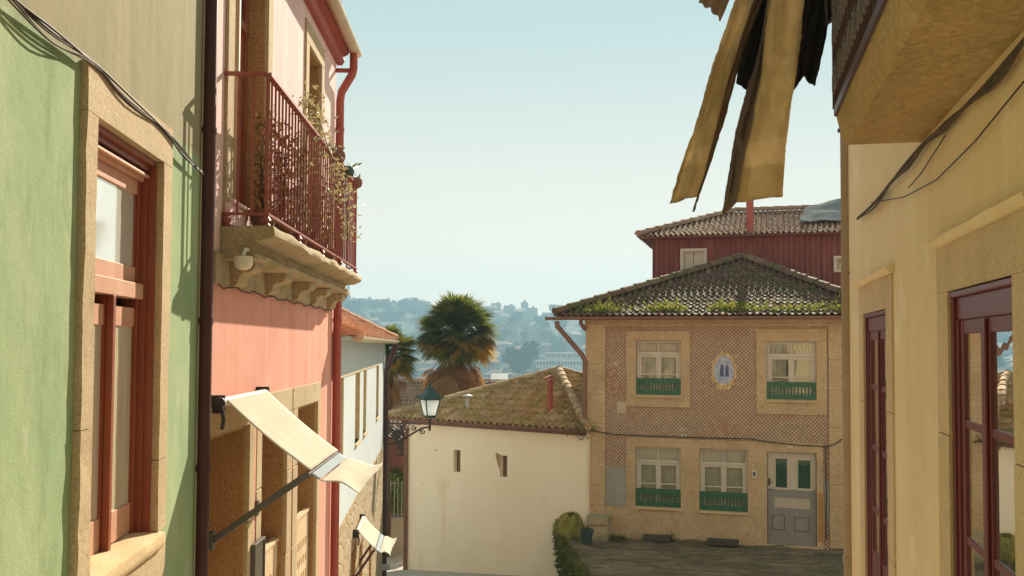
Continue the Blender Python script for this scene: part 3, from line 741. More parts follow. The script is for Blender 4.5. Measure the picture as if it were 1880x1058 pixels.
# small things on the pink front
px_ = lambda x, y, o=0.0: P.P(*P.px(x, y, o), o)
dome = thing('security_camera', 'cream dome camera hung under the near end of the pink house balcony', 'camera', at(447, 470, 6.2))
c0 = at(447, 470, 6.2)
m = MB(); m.lathe(c0 + V((0, 0, -.05)), [(.02, -.045), (.045, -.035), (.058, -.01), (.062, .02), (.062, .045), (.03, .05)], 16); m.obj('dome_body', WHITEPL, dome, smooth=True)
m = MB(); m.tube([c0, c0 + V((0, .04, .05)), c0 + V((0, .12, .05))], .012, 8); m.obj('bracket', WHITEPL, dome, smooth=True)
c1 = at(627, 540, 10.95)
cam2 = thing('security_camera', 'small dark camera on the far corner under the pink house balcony', 'camera', c1)
m = MB(); m.lathe(c1, [(.05, -.1), (.06, -.08), (.06, .06), (.045, .1)], 12, axis=V((.4, -.9, -.2))); m.obj('camera_body', CEMENT, cam2, smooth=True)
m = MB(); m.lathe(c1 + V((.4, -.9, -.2)).normalized() * .1, [(.035, 0), (.03, .02)], 12, axis=V((.4, -.9, -.2))); m.obj('lens', DARKMET, cam2, smooth=True)
# ---------------------------------------------------------------- awnings
def awning(W, a0, a1, z_top, out, drop, arm_z, label, armmat, sc_=1.0, flap=.33, hem=.07):
    t = thing('awning', label, 'awning', W.P((a0 + a1) / 2, arm_z, out * .5))
    m = MB(); m.tube([W.P(a0 - .05, z_top, .07), W.P(a1 + .03, z_top, .07)], .032 * sc_, 12); m.obj('roller', WHITEPL, t, smooth=True)
    m = MB()
    m.wbox(W, a0 - .057, a0 - .033, z_top - .07, z_top + .05, .0, .10)
    k2 = MB(); k2.wbox(W, a1 + .013, a1 + .037, z_top - .07, z_top + .05, .0, .10); k2.obj('end_bracket', DARKMET, t)
    m.tube([W.P(a0 - .05, z_top, .07), W.P(a0 - .10, z_top - .01, .09), W.P(a0 - .105, z_top - .1, .11), W.P(a0 - .10, z_top - .17, .10)], .013, 8)
    m.lathe(W.P(a0 - .075, z_top, .07), [(.03, -.02), (.042, -.01), (.042, .01), (.03, .02)], 12, axis=W.d); m.obj('crank', DARKMET, t, smooth=True)
    nx, ny = 20, 24
    def grid(f, name, mat, th=.004):
        m = MB()
        for i in range(nx + 1):
            for j in range(ny + 1): m.v.append(f(i / nx, j / ny))
        for i in range(nx):
            for j in range(ny): m.f.append([i * (ny + 1) + j, i * (ny + 1) + j + 1, (i + 1) * (ny + 1) + j + 1, (i + 1) * (ny + 1) + j]); m.mi.append(0)
        o = m.obj(name, mat, t, smooth=True, recalc=False)
        s = o.modifiers.new('thick', 'SOLIDIFY'); s.thickness = th; s.offset = 0
        return o
    zb = z_top - drop
    top = lambda u, v: W.P(a0 + (a1 - a0) * u, z_top + .02 - (drop) * v - .03 * math.sin(v * math.pi) * (.6 + .4 * math.sin(u * 3)) + .006 * noise.noise(V((u * 5 + a0, v * 3, 1))) + .004 * math.sin(u * 26) * v * (1 - v), .09 + (out - .09) * v)
    grid(top, 'canopy', AWN)
    h0 = lambda u, v: W.P(a0 + (a1 - a0) * u, zb - .002 - hem * .55 * v, out + hem * .8 * v + .01)
    grid(h0, 'hem', AWNB)
    def fl(u, v):
        w = .05 * math.sin(v * 3.4 + u * 3.0) + .014 * math.sin(u * 9 + v * 2) * v
        return W.P(a0 + (a1 - a0) * (u + .10 * v * v + .05 * math.sin(v * 5)), zb - hem * .6 - .006 - flap * (.12 + .2 * (1 - u)) * v + w * v * .9, out + hem * .83 + .012 + flap * .85 * v - .03 * v * v * math.sin(u * 5))
    if flap: grid(fl, 'valance', AWN)
    m = MB(); m.bar(W.P(a0 - .03, zb - .012, out - .012), W.P(a1 + .03, zb - .012, out - .012), .03, .035); m.obj('front_bar', armmat, t, bevel=.004)
    for a in (a0 - .015, a1 + .015):
        m = MB(); m.bar(W.P(a, arm_z, .03), W.P(a, zb - .01, out - .02), .032 * sc_, .042 * sc_); m.wbox(W, a - .035, a + .035, arm_z - .06, arm_z + .06, .0, .035); m.obj('arm', armmat, t, bevel=.004)
    return t
awning(P, .07, 1.27, -.385, .655, .47, -1.29, 'cream drop arm awning with a blown valance, over the pink house doorway', GREYARM, flap=.29)
m = MB(); p, q = P.px(456, 1000), P.px(475, 985); zt = (p[1] + q[1]) / 2
t = thing('notice_board', 'narrow dark notice board fixed on the granite door post of the pink house', 'sign', P.P(p[0], zt - 1.0, .04))
m.wbox(P, p[0] + .02, q[0] - .02, zt - .98, zt - .02, .024, .045); m.obj('board', PANEL_D, t)
m = MB(); surround(m, P, p[0] + .02, q[0] - .02, zt - .98, zt - .02, .02, .02, .02, .022, .056); m.obj('frame', GREYARM, t, bevel=.003)

# ---------------------------------------------------------------- plants and pots on the balcony
def bush(name, label, cat, base, spread, h, n, leaf, mat, group=None, stems=5, up=.6, droop=0.0, potted=True, w=.45, stemmat=TRUNK):
    t = thing(name, label, cat, base, group); base = V(base)
    st = MB(); lf = MB(); tips = []
    for i in range(stems):
        d = V((random.gauss(0, 1), random.gauss(0, 1), 0)); d = V((d.x * spread[0], d.y * spread[1], 0)) * .6
        pts = [base + V((0, 0, .02))]
        for k in range(1, 6):
            u = k / 5; pts.append(base + d * u ** 1.3 + V((random.gauss(0, .02), random.gauss(0, .02), h * (u - droop * u * u))))
        st.tube(pts, [.006 * (1.2 - k * .17) for k in range(6)], 5); tips += pts[1:]
    for i in range(n):
        c = random.choice(tips) + V((random.gauss(0, spread[0] * .22), random.gauss(0, spread[1] * .22), random.gauss(0, h * .09)))
        d = V((random.gauss(0, 1), random.gauss(0, 1), random.gauss(up * .4, .7)))
        lf.leaf(c, d, V((random.gauss(0, 1), random.gauss(0, 1), random.gauss(0, 1))), leaf * random.uniform(.6, 1.3), leaf * w * random.uniform(.7, 1.2), fold=leaf * .06)
    st.obj('stem', stemmat, t, smooth=True); lf.obj('foliage', mat, t, recalc=False)
    return t
def pot(t, c, r, h, mat=CLAY):
    m = MB(); m.lathe(c, [(r * .7, 0), (r * .98, h * .8), (r * 1.1, h * .82), (r * 1.1, h), (r * .95, h), (r * .9, h * .86)], 14); m.obj('pot', mat, t, smooth=True)
specs = [(.75, .62, 230, LEAFR, 'reddish leafy plant in a pot behind the near balcony bars'), (1.35, .70, 300, LEAFR, 'tall reddish potted plant second from the near end of the balcony'),
         (2.0, .72, 320, LEAFV, 'grey green potted plant at the middle of the balcony'), (2.75, .55, 220, LEAFR, 'low reddish potted plant beyond the middle of the balcony'),
         (3.5, .5, 200, LEAFB, 'yellow green potted plant near the far end of the balcony')]
for a, h, n, mt, lb in specs:
    b = P.P(a, bz + .17, .16); t = bush('potted_plant', lb, 'plant', b, (.14, .30), h, n, .062, mt, 'potted plants on the pink house balcony'); pot(t, P.P(a, bz + .006, .16), .10, .18)
def vine(label, pts, n, leaf, mat, spread):
    t = thing('climbing_vine', label, 'plant', pts[0]); st = MB(); st.tube(pts, .006, 5); lf = MB()
    for i in range(n):
        k = random.uniform(0, len(pts) - 1.001); j = int(k); c = pts[j].lerp(pts[j + 1], k - j) + V([random.gauss(0, spread) for _ in range(3)])
        lf.leaf(c, V((random.gauss(0, 1), random.gauss(0, 1), random.gauss(0, .8))), V([random.gauss(0, 1) for _ in range(3)]), leaf * random.uniform(.6, 1.3), leaf * .42, fold=leaf * .05)
    st.obj('stem', LEAFR, t, smooth=True); lf.obj('foliage', mat, t, recalc=False)
vine('silvery vine trailing over the top of the balcony rail and down outside it', [P.P(2.0, 1.55, .2), P.P(2.0, 1.9, .25), P.P(2.05, 2.2, .24), P.P(2.25, 2.05, .30), P.P(2.5, 1.85, .34), P.P(2.75, 1.65, .35), P.P(3.0, 1.4, .36)], 330, .068, LEAFV, .06)
vine('short silvery vine hanging outside the balcony bars near the far end', [P.P(3.3, 1.85, .32), P.P(3.45, 1.6, .36), P.P(3.6, 1.3, .37), P.P(3.62, 1.1, .37)], 170, .062, LEAFV, .05)
for i, (x, y, yy) in enumerate(((612, 289, 9.15), (630, 317, 9.95), (646, 337, 10.6))):
    lb = ['brown pot hung on the balcony rail, nearest of the three pots against the sky', 'dark green pot hung on the balcony rail between the other two pots', 'brown pot with a tuft hung at the far end of the balcony rail'][i]
    c = at(x, y + 4, yy) + V((.035, 0, -.03)); t = thing('flower_pot', lb, 'flower pot', c, 'pots hung on the balcony rail')
    m = MB(); m.lathe(c, [(.04, 0), (.075, .02), (.088, .06), (.085, .10), (.07, .115)], 14); m.obj('pot', [CLAY, GREENMET, CLAY][i], t, smooth=True)
    m = MB()
    for k in range(14): m.leaf(c + V((random.gauss(0, .05), random.gauss(0, .05), .12)), V((random.gauss(0, 1), random.gauss(0, 1), .8)), V((1, 0, .3)), .075, .03, fold=.004)
    m.obj('foliage', LEAFI, t, recalc=False)
# ---------------------------------------------------------------- cables on the left walls
def cable(label, W, pix, o, n, spread, mat, r=.008, extra=None, name='cable_bundle', cat='cables', sag=0):
    t = thing(name, label, cat, W.P(*W.px(*pix[-1]), o))
    for k in range(n):
        m = MB(); pts = []
        for i, (x, y) in enumerate(pix):
            a, z = W.px(x, y, o)
            tight = (i % 2 == 1)
            s_ = spread * (.35 if tight else 1)
            pts.append(W.P(a, z + random.gauss(0, s_) - (0 if tight else sag * k), o + random.gauss(0, s_ * .4)))
        fine = []
        for i in range(len(pts) - 1):
            p_ = pts[max(i - 1, 0)]; a_, b_ = pts[i], pts[i + 1]; c_ = pts[min(i + 2, len(pts) - 1)]
            for j in range(5):
                u = j / 5; fine.append(.5 * ((2 * a_) + (b_ - p_) * u + (2 * p_ - 5 * a_ + 4 * b_ - c_) * u * u + (3 * a_ - p_ - 3 * b_ + c_) * u ** 3))
        fine.append(pts[-1])
        m.tube(fine, r * random.uniform(.75, 1.2), 6); m.obj('cable', mat if k % 2 else CABLEB, t, smooth=True)
    if extra: extra(t)
    return t
cable('bundle of dark cables slung along the green house above its window', G, [(-60, -75), (22, 0), (95, 62), (172, 117), (235, 185), (300, 238), (335, 280), (372, 320)], .036, 5, .017, CABLE, .0048)
m = MB(); pts = [P.P(.05 + .12 * i, .40 - .012 * math.sin(i * 1.3) - .01 * (i % 2), .036) for i in range(40)]; m.tube(pts, .0055, 5)
tag(m.obj('wall_cable', CABLE, smooth=True), 'black cable along the top of the salmon wall below the balcony', 'cable')
# ---------------------------------------------------------------- blue house
bh = thing('blue_house', 'pale blue house with a rubble stone base beyond the pink house', 'house', B.P(4, -6, 0))
be = 10.75
holes = [(.30, 1.16), (2.95, 3.84), (4.55, 5.25), (8.0, 8.85)]
wins = [(a, b, -1.52, -.43) for a, b in holes]
bdoor = [(.55, 1.25, -8.0, -3.12), (2.45, 3.2, -8, -3.05), (3.9, 4.6, -8, -3.25), (6.2, 6.9, -8, -3.6)]
zr = -2.35
m = MB(); m.panel(B, .0, be, zr, .18, wins, -.3, 0); shell(m, B, 0, be, -8, .18, 6.5, -.3); m.obj('upper_wall', BLUE, bh)
m = MB(); m.panel(B, .0, be, -8.5, zr, bdoor, -.3, .012); m.obj('rubble_base', RUBBLE, bh)
for a, b, z0, z1 in wins:
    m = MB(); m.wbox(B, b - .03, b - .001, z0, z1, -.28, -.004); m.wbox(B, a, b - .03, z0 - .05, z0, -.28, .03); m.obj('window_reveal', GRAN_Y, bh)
for a, b, z0, z1 in wins: sash(bh, B, a + .01, b - .031, z0 + .001, z1 - .001, -.2, WHITEP, fw_=.05, st=.05, curtain=CURT, th=.03)
m = MB(); m.wbox(B, .0, 8.9, -.425, -.405, .001, .012); m.obj('string_line', GRAN_Y, bh)
for a, b, z0, z1 in bdoor:
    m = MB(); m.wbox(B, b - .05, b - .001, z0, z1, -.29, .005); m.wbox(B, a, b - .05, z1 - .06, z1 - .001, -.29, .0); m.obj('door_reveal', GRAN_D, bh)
for a, b, z0, z1 in bdoor:
    m = MB(); m.wbox(B, a, b - .05, z0, z1 - .06, -.27, -.23)
    for k in range(3): m.wbox(B, a + .05 + k * .2, a + .2 + k * .2, z0 + .3, z1 - .2, -.23, -.215)
    m.obj('door', WOODR, bh, bevel=.004)
ze = .12; eo = .24
c_f0, c_f1 = B.P(-.05, ze, eo), B.P(be + .3, ze, eo); k_ = 3.4; rz_ = ze + k_ * .50
apx = B.P(be + .3 - k_, rz_, eo - k_); apn = B.P(-.05, rz_, eo - k_); c_b1 = B.P(be + .3, ze, eo - 2 * k_); c_b0 = B.P(-.05, ze, eo - 2 * k_)
m = MB(); roof_face(m, [c_f0, c_f1, apx, apn], .18, .3, .036, .03); roof_face(m, [c_f1, c_b1, apx], .18, .3, .036, .03); m.quad(c_b0, c_b1, apx, apn); m.quad(c_f0, c_b0, apn)
ridge(m, c_f1 + V((0, 0, .05)), apx + V((0, 0, .05))); ridge(m, apn + V((0, 0, .05)), apx + V((0, 0, .05))); m.obj('roof', TILE_B, bh)
m = MB(); m.sweep(B, [(.0, .18), (.0, .06), (.05, .06), (.09, .10), (.16, .11), (.16, .14), (-.1, .18)], 0, be, 1); m.obj('cornice', BLUE, bh)
m = MB(); gutter(m, B.P(-.02, ze - .01, eo + .03), B.P(be + .45, ze - .01, eo + .03), .075); m.obj('gutter', GUTTERW, bh, smooth=True)
downpipe('downpipe', [B.P(be + .2, ze - .08, eo + .03), B.P(be + .2, ze - .22, eo), B.P(be + .06, -.55, .08), B.P(be + .05, -.75, .055), B.P(be + .05, -8, .055)], .06, RUSTMET, bh,
         [(B.P(be + .05, -1.9, .055), V((0, 0, 1))), (B.P(be + .05, -3.9, .055), V((0, 0, 1)))])
m = MB(); m.wbox(B, be - .14, be, -.55, .05, .001, .03); m.obj('corner_pilaster', BLUE, bh)
awning(B, 2.7, 3.9, -2.80, .34, .26, -3.5, 'small cream awning lower down the street, on the rubble base of the blue house', RUSTMET, .9, .2, .07)
# ---------------------------------------------------------------- street lamp on its bracket
lp = at(789, 765, 21.6); lw = B.P(be + .03, 0, .06)
sl = thing('street_lamp', 'dark green lantern with a white glass on a scrolled iron bracket', 'street lamp', V((lw.x, lw.y, lp.z - .55)))
zb = lp.z - .18; p0 = V((lw.x + .02, lw.y - .03, zb)); p1 = V((lp.x, lp.y, zb + .09)); dv = V((p1.x - p0.x, p1.y - p0.y, 0)); Lb = dv.length; dv.normalize()
q_ = lambda u, z: p0 + dv * u + V((0, 0, z))
m = MB(); m.bar(q_(0, 0), q_(Lb * .80, 0), .03, .03); m.bar(q_(-.02, -.6), q_(-.02, .1), .05, .02)
low = [q_(0, -.50), q_(.22, -.46), q_(.50, -.34), q_(.74, -.20), q_(.92, -.10), q_(Lb, -.06), q_(Lb + .02, .08)]
m.tube(low, .021, 8)
def scroll(c, r, turns, s0, sgn=1):
    pts = []
    for i in range(int(18 * turns)):
        th = s0 + sgn * i * 2 * math.pi / 18; rr = r * (1 - i / (18 * turns) * .8)
        pts.append(q_(c[0] + math.cos(th) * rr, c[1] + math.sin(th) * rr))
    m.tube(pts, .014, 6)
for c, r, tn, s0, sg in (((.17, -.20), .16, 2.0, 3.1, 1), ((.17, -.20), .045, 1, 0, 1), ((.50, -.14), .115, 1.7, 3.6, -1), ((.72, -.09), .07, 1.6, 3.4, 1), ((.95, -.17), .075, 1.6, 1.6, 1), ((.36, -.36), .06, 1.5, 0, 1), ((.36, -.06), .05, 1.3, 3, 1)): scroll(c, r, tn, s0, sg)
m.lathe(q_(Lb, -.06), [(.02, -.09), (.035, -.06), (.02, -.03), (.04, 0), (.025, .04), (.03, .14), (.05, .16), (.02, .18)], 10)
m.obj('bracket', DARKMET, sl, smooth=True)
def frustum(mb, c, w0, w1, z0, z1, rz=.5):
    f = lambda w, z: [c + V((math.cos(rz + k * math.pi / 2 + math.pi / 4) * w * .707, math.sin(rz + k * math.pi / 2 + math.pi / 4) * w * .707, z)) for k in range(4)]
    mb.hexa(f(w0, z0), f(w1, z1)); return f
c = V((lp.x, lp.y, lp.z))
m = MB(); f = frustum(m, c, .20, .345, .02, .40); m.obj('glass', FROST, sl)
m = MB(); frustum(m, c, .20, .22, -.03, .018)
b_, t_ = f(.21, .02), f(.36, .40)
for k in range(4): m.bar(b_[k], t_[k], .022, .022); m.bar(t_[k], t_[(k + 1) % 4], .028, .028); m.bar(b_[k], b_[(k + 1) % 4], .022, .022)
m.obj('lantern_frame', GREENMET, sl)
m = MB(); frustum(m, c, .46, .43, .415, .44); frustum(m, c, .42, .13, .441, .66); frustum(m, c, .16, .10, .661, .69); m.lathe(c + V((0, 0, .69)), [(.035, 0), (.02, .03), (.03, .05), (.006, .09)], 8)
for k in range(4): m.lathe(f(.46, .44)[k], [(.02, 0), (.025, .03), (.008, .06)], 6)
m.obj('lantern_cap', GREENMET, sl)
# ================================================================ white house, tiled house, red house
WH = Wall((1.83, 22.62), (-2390 / 1700, 1)); T = Wall((1.85, 22.8), (.963, -.27)); TZ = -4.57
wl = 5.86
wh = thing('white_house', 'low cream house with a mossy tiled roof and two slit windows', 'house', WH.P(3, -6.4, 0))
slits = [WH.rect(833, 826, 845, 868), WH.rect(918, 836, 931, 877)]
m = MB(); m.panel(WH, .0, wl, -7.2, -2.02, slits, -.25, 0); shell(m, WH, .0, wl, -7.2, -2.02, 6.4, -.25); m.obj('wall', WHITE, wh)
for s_ in slits:
    m = MB(); m.wbox(WH, s_[0] - .0, s_[1] + .0, s_[2], s_[3], -.20, -.14); m.obj('blocked_slit', SLIT, wh)
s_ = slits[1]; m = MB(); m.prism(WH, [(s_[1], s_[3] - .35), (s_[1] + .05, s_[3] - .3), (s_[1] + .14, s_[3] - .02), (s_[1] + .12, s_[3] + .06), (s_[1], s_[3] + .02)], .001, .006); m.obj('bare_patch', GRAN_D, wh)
we = -2.0
A0, A1 = -.16, 6.35; oe = .22; dp = 3.45
cf0, cf1 = WH.P(A0, we, oe), WH.P(A1, we, oe); cb0, cb1 = WH.P(A0, we, oe - 2 * dp), WH.P(A1, we, oe - 2 * dp)
ap = at(1026, 681, WH.P(2.95, 0, oe - dp).y)
m = MB(); roof_face(m, [cf0, cf1, ap], .20, .38, .05, .075); roof_face(m, [cb0, cf0, ap], .17, .28, .045, .05); roof_face(m, [cf1, cb1, ap], .2, .33); m.quad(cb0, cb1, ap)
for c_ in (cf0, cf1, cb0): ridge(m, c_ + V((0, 0, .05)), ap + V((0, 0, .04)), .12)
m.obj('roof', TILE_W, wh)
m = MB(); gutter(m, WH.P(A1 + .1, we - .02, oe + .03), WH.P(-.12, we - .02, oe + .03), .07); m.obj('gutter', GUTTERB, wh, smooth=True)
m = MB(); m.wbox(WH, .0, wl + .1, we - .17, we - .05, .001, .1); m.obj('eave_board', GUTTERB, wh)
downpipe('downpipe', [WH.P(wl - .06, we - .1, .2), WH.P(wl - .06, we - .3, .06), WH.P(wl - .06, -7, .06)], .055, GUTTERB, wh)
def on_roof(x, y, Y0, Y1, poly):
    n = (poly[1] - poly[0]).cross(poly[2] - poly[0]); r = ray(x, y); return r * (poly[0].dot(n) / r.dot(n))
c = on_roof(1010, 757, 0, 0, [cf0, cf1, ap])
m = MB(); m.tube([c - V((0, 0, .1)), c + V((0, 0, .80))], .075, 12); m.tube([c + V((0, 0, .80)), c + V((0, 0, .83))], .10, 12)
m.prism(Wall((c.x, c.y), (1, .2)), [(-.16, c.z + .88), (.0, c.z + .95), (.16, c.z + .88), (.16, c.z + .86), (0, c.z + .92), (-.16, c.z + .86)], -.12, .12); m.wbox(Wall((c.x, c.y), (1, .2)), -.02, .02, c.z + .83, c.z + .92, -.02, .02)
m.obj('chimney_pipe', REDP, wh, smooth=True)
c = on_roof(858, 752, 0, 0, [cf0, cf1, ap])
m = MB(); m.tube([c - V((0, 0, .1)), c + V((0, 0, .30))], .055, 10); m.lathe(c + V((0, 0, .36)), [(.15, 0), (.14, .02), (.02, .06)], 12)
for k in (-1, 1): m.tube([c + V((.05 * k, 0, .28)), c + V((.06 * k, 0, .37))], .012, 5)
m.obj('vent_pipe', ZINC, wh, smooth=True)

m = MB(); nrm_w = (cf1 - cf0).cross(ap - cf0).normalized(); nrm_w = nrm_w if nrm_w.z > 0 else -nrm_w
for i in range(5200):
    u_, v_ = random.random(), random.random()
    if u_ + v_ > 1: u_, v_ = 1 - u_, 1 - v_
    p_ = cf0 + (cf1 - cf0) * u_ + (ap - cf0) * v_
    if noise.noise(p_ * 1.9) + .6 * noise.noise(p_ * 5.5) < .14 + .25 * v_: continue
    m.leaf(p_ + nrm_w * random.uniform(.0, .05), V((random.gauss(0, .7), random.gauss(0, .7), 1)), V((random.gauss(0, 1), random.gauss(0, 1), 0)), random.uniform(.03, .085), .035, fold=.004)
struct(m.obj('roof_moss', GRASSM, recalc=False), 'stuff')
# ---------------------------------------------------------------- tiled house
th = thing('tiled_house', 'two storey house faced with brown relief tiles and a mossy hipped roof', 'house', T.P(3.2, TZ, 0))
AZ = azulejo(T)
W4 = {k: T.rect(*v) for k, v in dict(ul=(1168, 625, 1250, 728), ur=(1407, 627, 1499, 737), l1=(1167, 820, 1250, 935), l2=(1284, 823, 1373, 943), dr=(1408, 829, 1500, 997)).items()}
tl, trr = .0, 6.95
W4['dr'] = (W4['dr'][0], W4['dr'][1], TZ, W4['dr'][3])
holes = [tuple(v) for v in W4.values()]
m = MB(); m.panel(T, tl, trr, TZ - 2.5, .72, holes, -.3, 0); m.obj('tiled_wall', AZ, th)
m = MB(); shell(m, T, tl, trr, TZ - 2.5, .72, 7.2, -.3); m.obj('side_wall', YELLOW, th)
# stone
def courses(mb, a0, a1, z0, z1, o0, o1, hs):
    z = z1
    i = 0
    while z > z0 + .02:
        h = hs[i % len(hs)]; i += 1; zb_ = max(z0, z - h); mb.wbox(T, a0, a1, zb_ + .006, z - .006, o0, o1 + random.uniform(-.004, .004)); z = zb_
m = MB(); pa = T.px(1112, 700)[0]; courses(m, -.03, pa, TZ, .52, -.28, .05, [.95, .75, .72, .6, .55, .34, .5, .6, .5]); m.wbox(T, -.02, pa - .01, TZ, .52, -.2, .038)
m.obj('corner_pilaster', GRAN_T, th, bevel=.012)
pb = T.px(1521, 700)[0]; m = MB(); courses(m, pb, trr + .03, TZ, .52, -.28, .05, [.8, .7, .85, .6, .7, .5]); m.wbox(T, pb + .01, trr, TZ, .52, -.2, .038); m.obj('corner_pilaster', GRAN_T, th, bevel=.012)
m = MB(); m.sweep(T, [(-.1, .50), (.06, .50), (.075, .53), (.06, .56), (.06, .68), (.16, .71), (.2, .74), (-.1, .74)], -.05, trr + .06, 1); m.obj('cornice', GRAN_T, th)
def case(key, x0, y0, x1, y1):
    a0, a1, z0, z1 = T.rect(x0, y0, x1, y1); w = W4[key]; mb = MB()
    e = .0
    mb.wbox(T, a0, a1, w[3], z1, -.24, .03); mb.wbox(T, a0, w[0], w[2], w[3], -.24, .03); mb.wbox(T, w[1], a1, w[2], w[3], -.24, .03); mb.wbox(T, a0, a1, z0, w[2], -.24, .03)
    mb.wbox(T, w[0] - .03, w[1] + .03, w[2] + .0, w[2] + .03, -.2, .05)
    return mb.obj('stone_case', GRAN_T, th, bevel=.008)
case('ul', 1150, 608, 1267, 749); case('ur', 1388, 604, 1519, 763)
a0, a1, z0, z1 = T.rect(1150, 803, 1512, 990)
m = MB(); m.panel(T, a0, a1, TZ - .3, z1, [h if h[2] > TZ + .01 else (h[0], h[1], TZ - .01, h[3]) for h in holes], -.24, .028)
for k in ('l1', 'l2'): m.wbox(T, W4[k][0] - .03, W4[k][1] + .03, W4[k][2], W4[k][2] + .03, -.2, .05)
m.obj('ground_floor_stone', GRAN_T, th)
m = MB()
for x in (1249, 1268): a = T.px(x, 960)[0]; m.wbox(T, a, a + .025, TZ, T.px(x, 948)[1], .029, .033)
for (x0, x1, y) in ((1152, 1166, 882), (1252, 1282, 878), (1150, 1166, 862)): r = T.rect(x0, y - 1.2, x1, y + 1.2); m.wbox(T, *r, .029, .033)
m.obj('mortar_line', surf('pale_mortar', (.58, .45, .31), None, 4, .95), th)
m = MB(); pa2 = T.px(1150, 900)[0]; m.wbox(T, pa + .005, pa2 - .003, TZ - .3, T.px(1130, 930)[1], -.2, .026); m.obj('plinth', GRAN_T, th)
m = MB(); m.wbox(T, pa + .006, pa2 - .004, T.px(1130, 929)[1], T.px(1130, 859)[1], -.2, .012); m.obj('cement_patch', CEMENT, th); m = MB()
q0 = T.px(1513, 900)[0]; m.wbox(T, q0, pb - .004, T.px(1530, 960)[1], T.px(1530, 885)[1], -.2, .012); m.obj('cement_patch', CEMENT, th)
m = MB(); r = T.rect(1133, 738, 1150, 759); m.wbox(T, *r, .001, .014); m.obj('cement_patch', surf('pale_patch', (.56, .43, .29), None, 3, .9), th)
# windows
def twin(key, curt, split, top=.27, bal=.30):
    a0, a1, z0, z1 = W4[key]; h = z1 - z0; tz = z1 - h * top * .95
    tz = z1 - h * .235
    f = sash(th, T, a0 + .001, a1 - .001, z0 + .03, z1 - .001, -.10, WHITEP, fw_=.055, st=.065, transom=tz, muntins=(z0 + h * .39,), curtain=curt, curt_split=split, curt_o=-.075, th=.035, mid=.05)
    g = MB(); b0, b1 = z0 + .032, z0 + h * bal + .02; hh = b1 - b0
    g.wbox(T, a0 + .004, a1 - .004, b1 - hh * .30, b1, -.03, .015); g.wbox(T, a0 + .004, a1 - .004, b0, b0 + hh * .26, -.03, .015)
    g.wbox(T, a0 + .004, a0 + .05, b0 + hh * .26, b1 - hh * .30, -.028, .012); g.wbox(T, a1 - .05, a1 - .004, b0 + hh * .26, b1 - hh * .30, -.028, .012)
    n = 13
    for i in range(n):
        a = a0 + .09 + (a1 - a0 - .18) * i / (n - 1)
        g.lathe(T.P(a, b0 + hh * .26, -.008), [(.010, 0), (.020, hh * .10), (.010, hh * .2), (.018, hh * .33), (.01, hh * .45)], 6)
    for i in range(9):
        a = a0 + .08 + (a1 - a0 - .16) * i / 8
        g.lathe(T.P(a, b1 - hh * .15, .015), [(.028, 0), (.02, .008), (.004, .012)], 8, axis=T.n); g.lathe(T.P(a, b0 + hh * .13, .015), [(.024, 0), (.016, .008), (.004, .012)], 8, axis=T.n)
    g.obj('balustrade', GREENP, f)
    s_ = MB(); s_.wbox(T, a0 - .02, a1 + .03, z0 - .035, z0, .03, .075); s_.obj('sill', GRAN_Y, f, bevel=.006)
twin('ul', CURT, False); twin('ur', CURTG, True); twin('l1', CURTG, False); twin('l2', CURTG, False)
a0, a1, z0, z1 = W4['ur']; m = MB(); m.wbox(T, a0 + .08, a1 - .08, z1 - .28, z1 - .1, -.19, -.185); m.obj('red_blind', surf('red_blind_cloth', (.50, .22, .15), None, 4, .9), th)
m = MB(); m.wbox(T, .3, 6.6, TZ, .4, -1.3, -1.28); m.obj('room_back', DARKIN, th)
# the stable door
a0, a1, z0, z1 = W4['dr']; o = -.07
dr = MB(); zm = T.px(1455, 900)[1]; hD = z1 - z0
gl = [T.rect(1424, 842, 1445, 898, o), T.rect(1465, 845, 1488, 900, o)]
dr.panel(T, a0 + .01, a1 - .01, zm, z1 - .01, gl, o - .05, o)
for g_ in gl: surround(dr, T, *g_, .03, .03, .03, o - .02, o + .018)
dr.wbox(T, a0 + .02, a1 - .05, zm - .0, zm + .04, o, o + .02)
d_up = dr.obj('upper_door', CREAMP, th, bevel=.004)
for g_ in gl: m = MB(); m.wbox(T, *g_, o - .034, o - .028); m.obj('pane', GLASSG, d_up)
for g_ in gl:
    m = MB(); w_, h_ = g_[1] - g_[0], g_[3] - g_[2]; k = -h_
    while k < w_:
        for sgn in (1, -1):
            pts = []
            for t_ in (0, h_):
                pts.append((k + t_ if sgn > 0 else k + h_ - t_, t_))
            (x0, y0), (x1, y1) = pts
            def cl(x0, y0, x1, y1):
                if abs(x1 - x0) < 1e-6: return None
                us = sorted(((0 - x0) / (x1 - x0), (w_ - x0) / (x1 - x0))); u0, u1 = max(0, us[0]), min(1, us[1])
                return None if u0 >= u1 else (x0 + (x1 - x0) * u0, y0 + (y1 - y0) * u0, x0 + (x1 - x0) * u1, y0 + (y1 - y0) * u1)
            c_ = cl(x0, y0, x1, y1)
            if c_: m.bar(T.P(g_[0] + c_[0], g_[2] + c_[1], o - .018), T.P(g_[0] + c_[2], g_[2] + c_[3], o - .018), .014, .008, T.n)
        k += .085
    m.obj('lattice', GREENP, d_up)
dr = MB(); gr = T.rect(1421, 912, 1489, 936, o)
pan = [T.rect(1417, 945, 1441, 974, o), T.rect(1458, 949, 1487, 978, o)]
dr.panel(T, a0 + .01, a1 - .01, z0 + .02, zm - .006, [gr] + pan, o - .045, o + .004)
for p_ in pan: dr.wbox(T, p_[0] + .018, p_[1] - .018, p_[2] + .018, p_[3] - .018, o - .02, o + .001); dr.wbox(T, *p_, o - .045, o - .022)
d_lo = dr.obj('lower_door', GREYP, th, bevel=.004)
m = MB(); m.wbox(T, gr[0], gr[1], gr[2], gr[3], o - .044, o - .03)
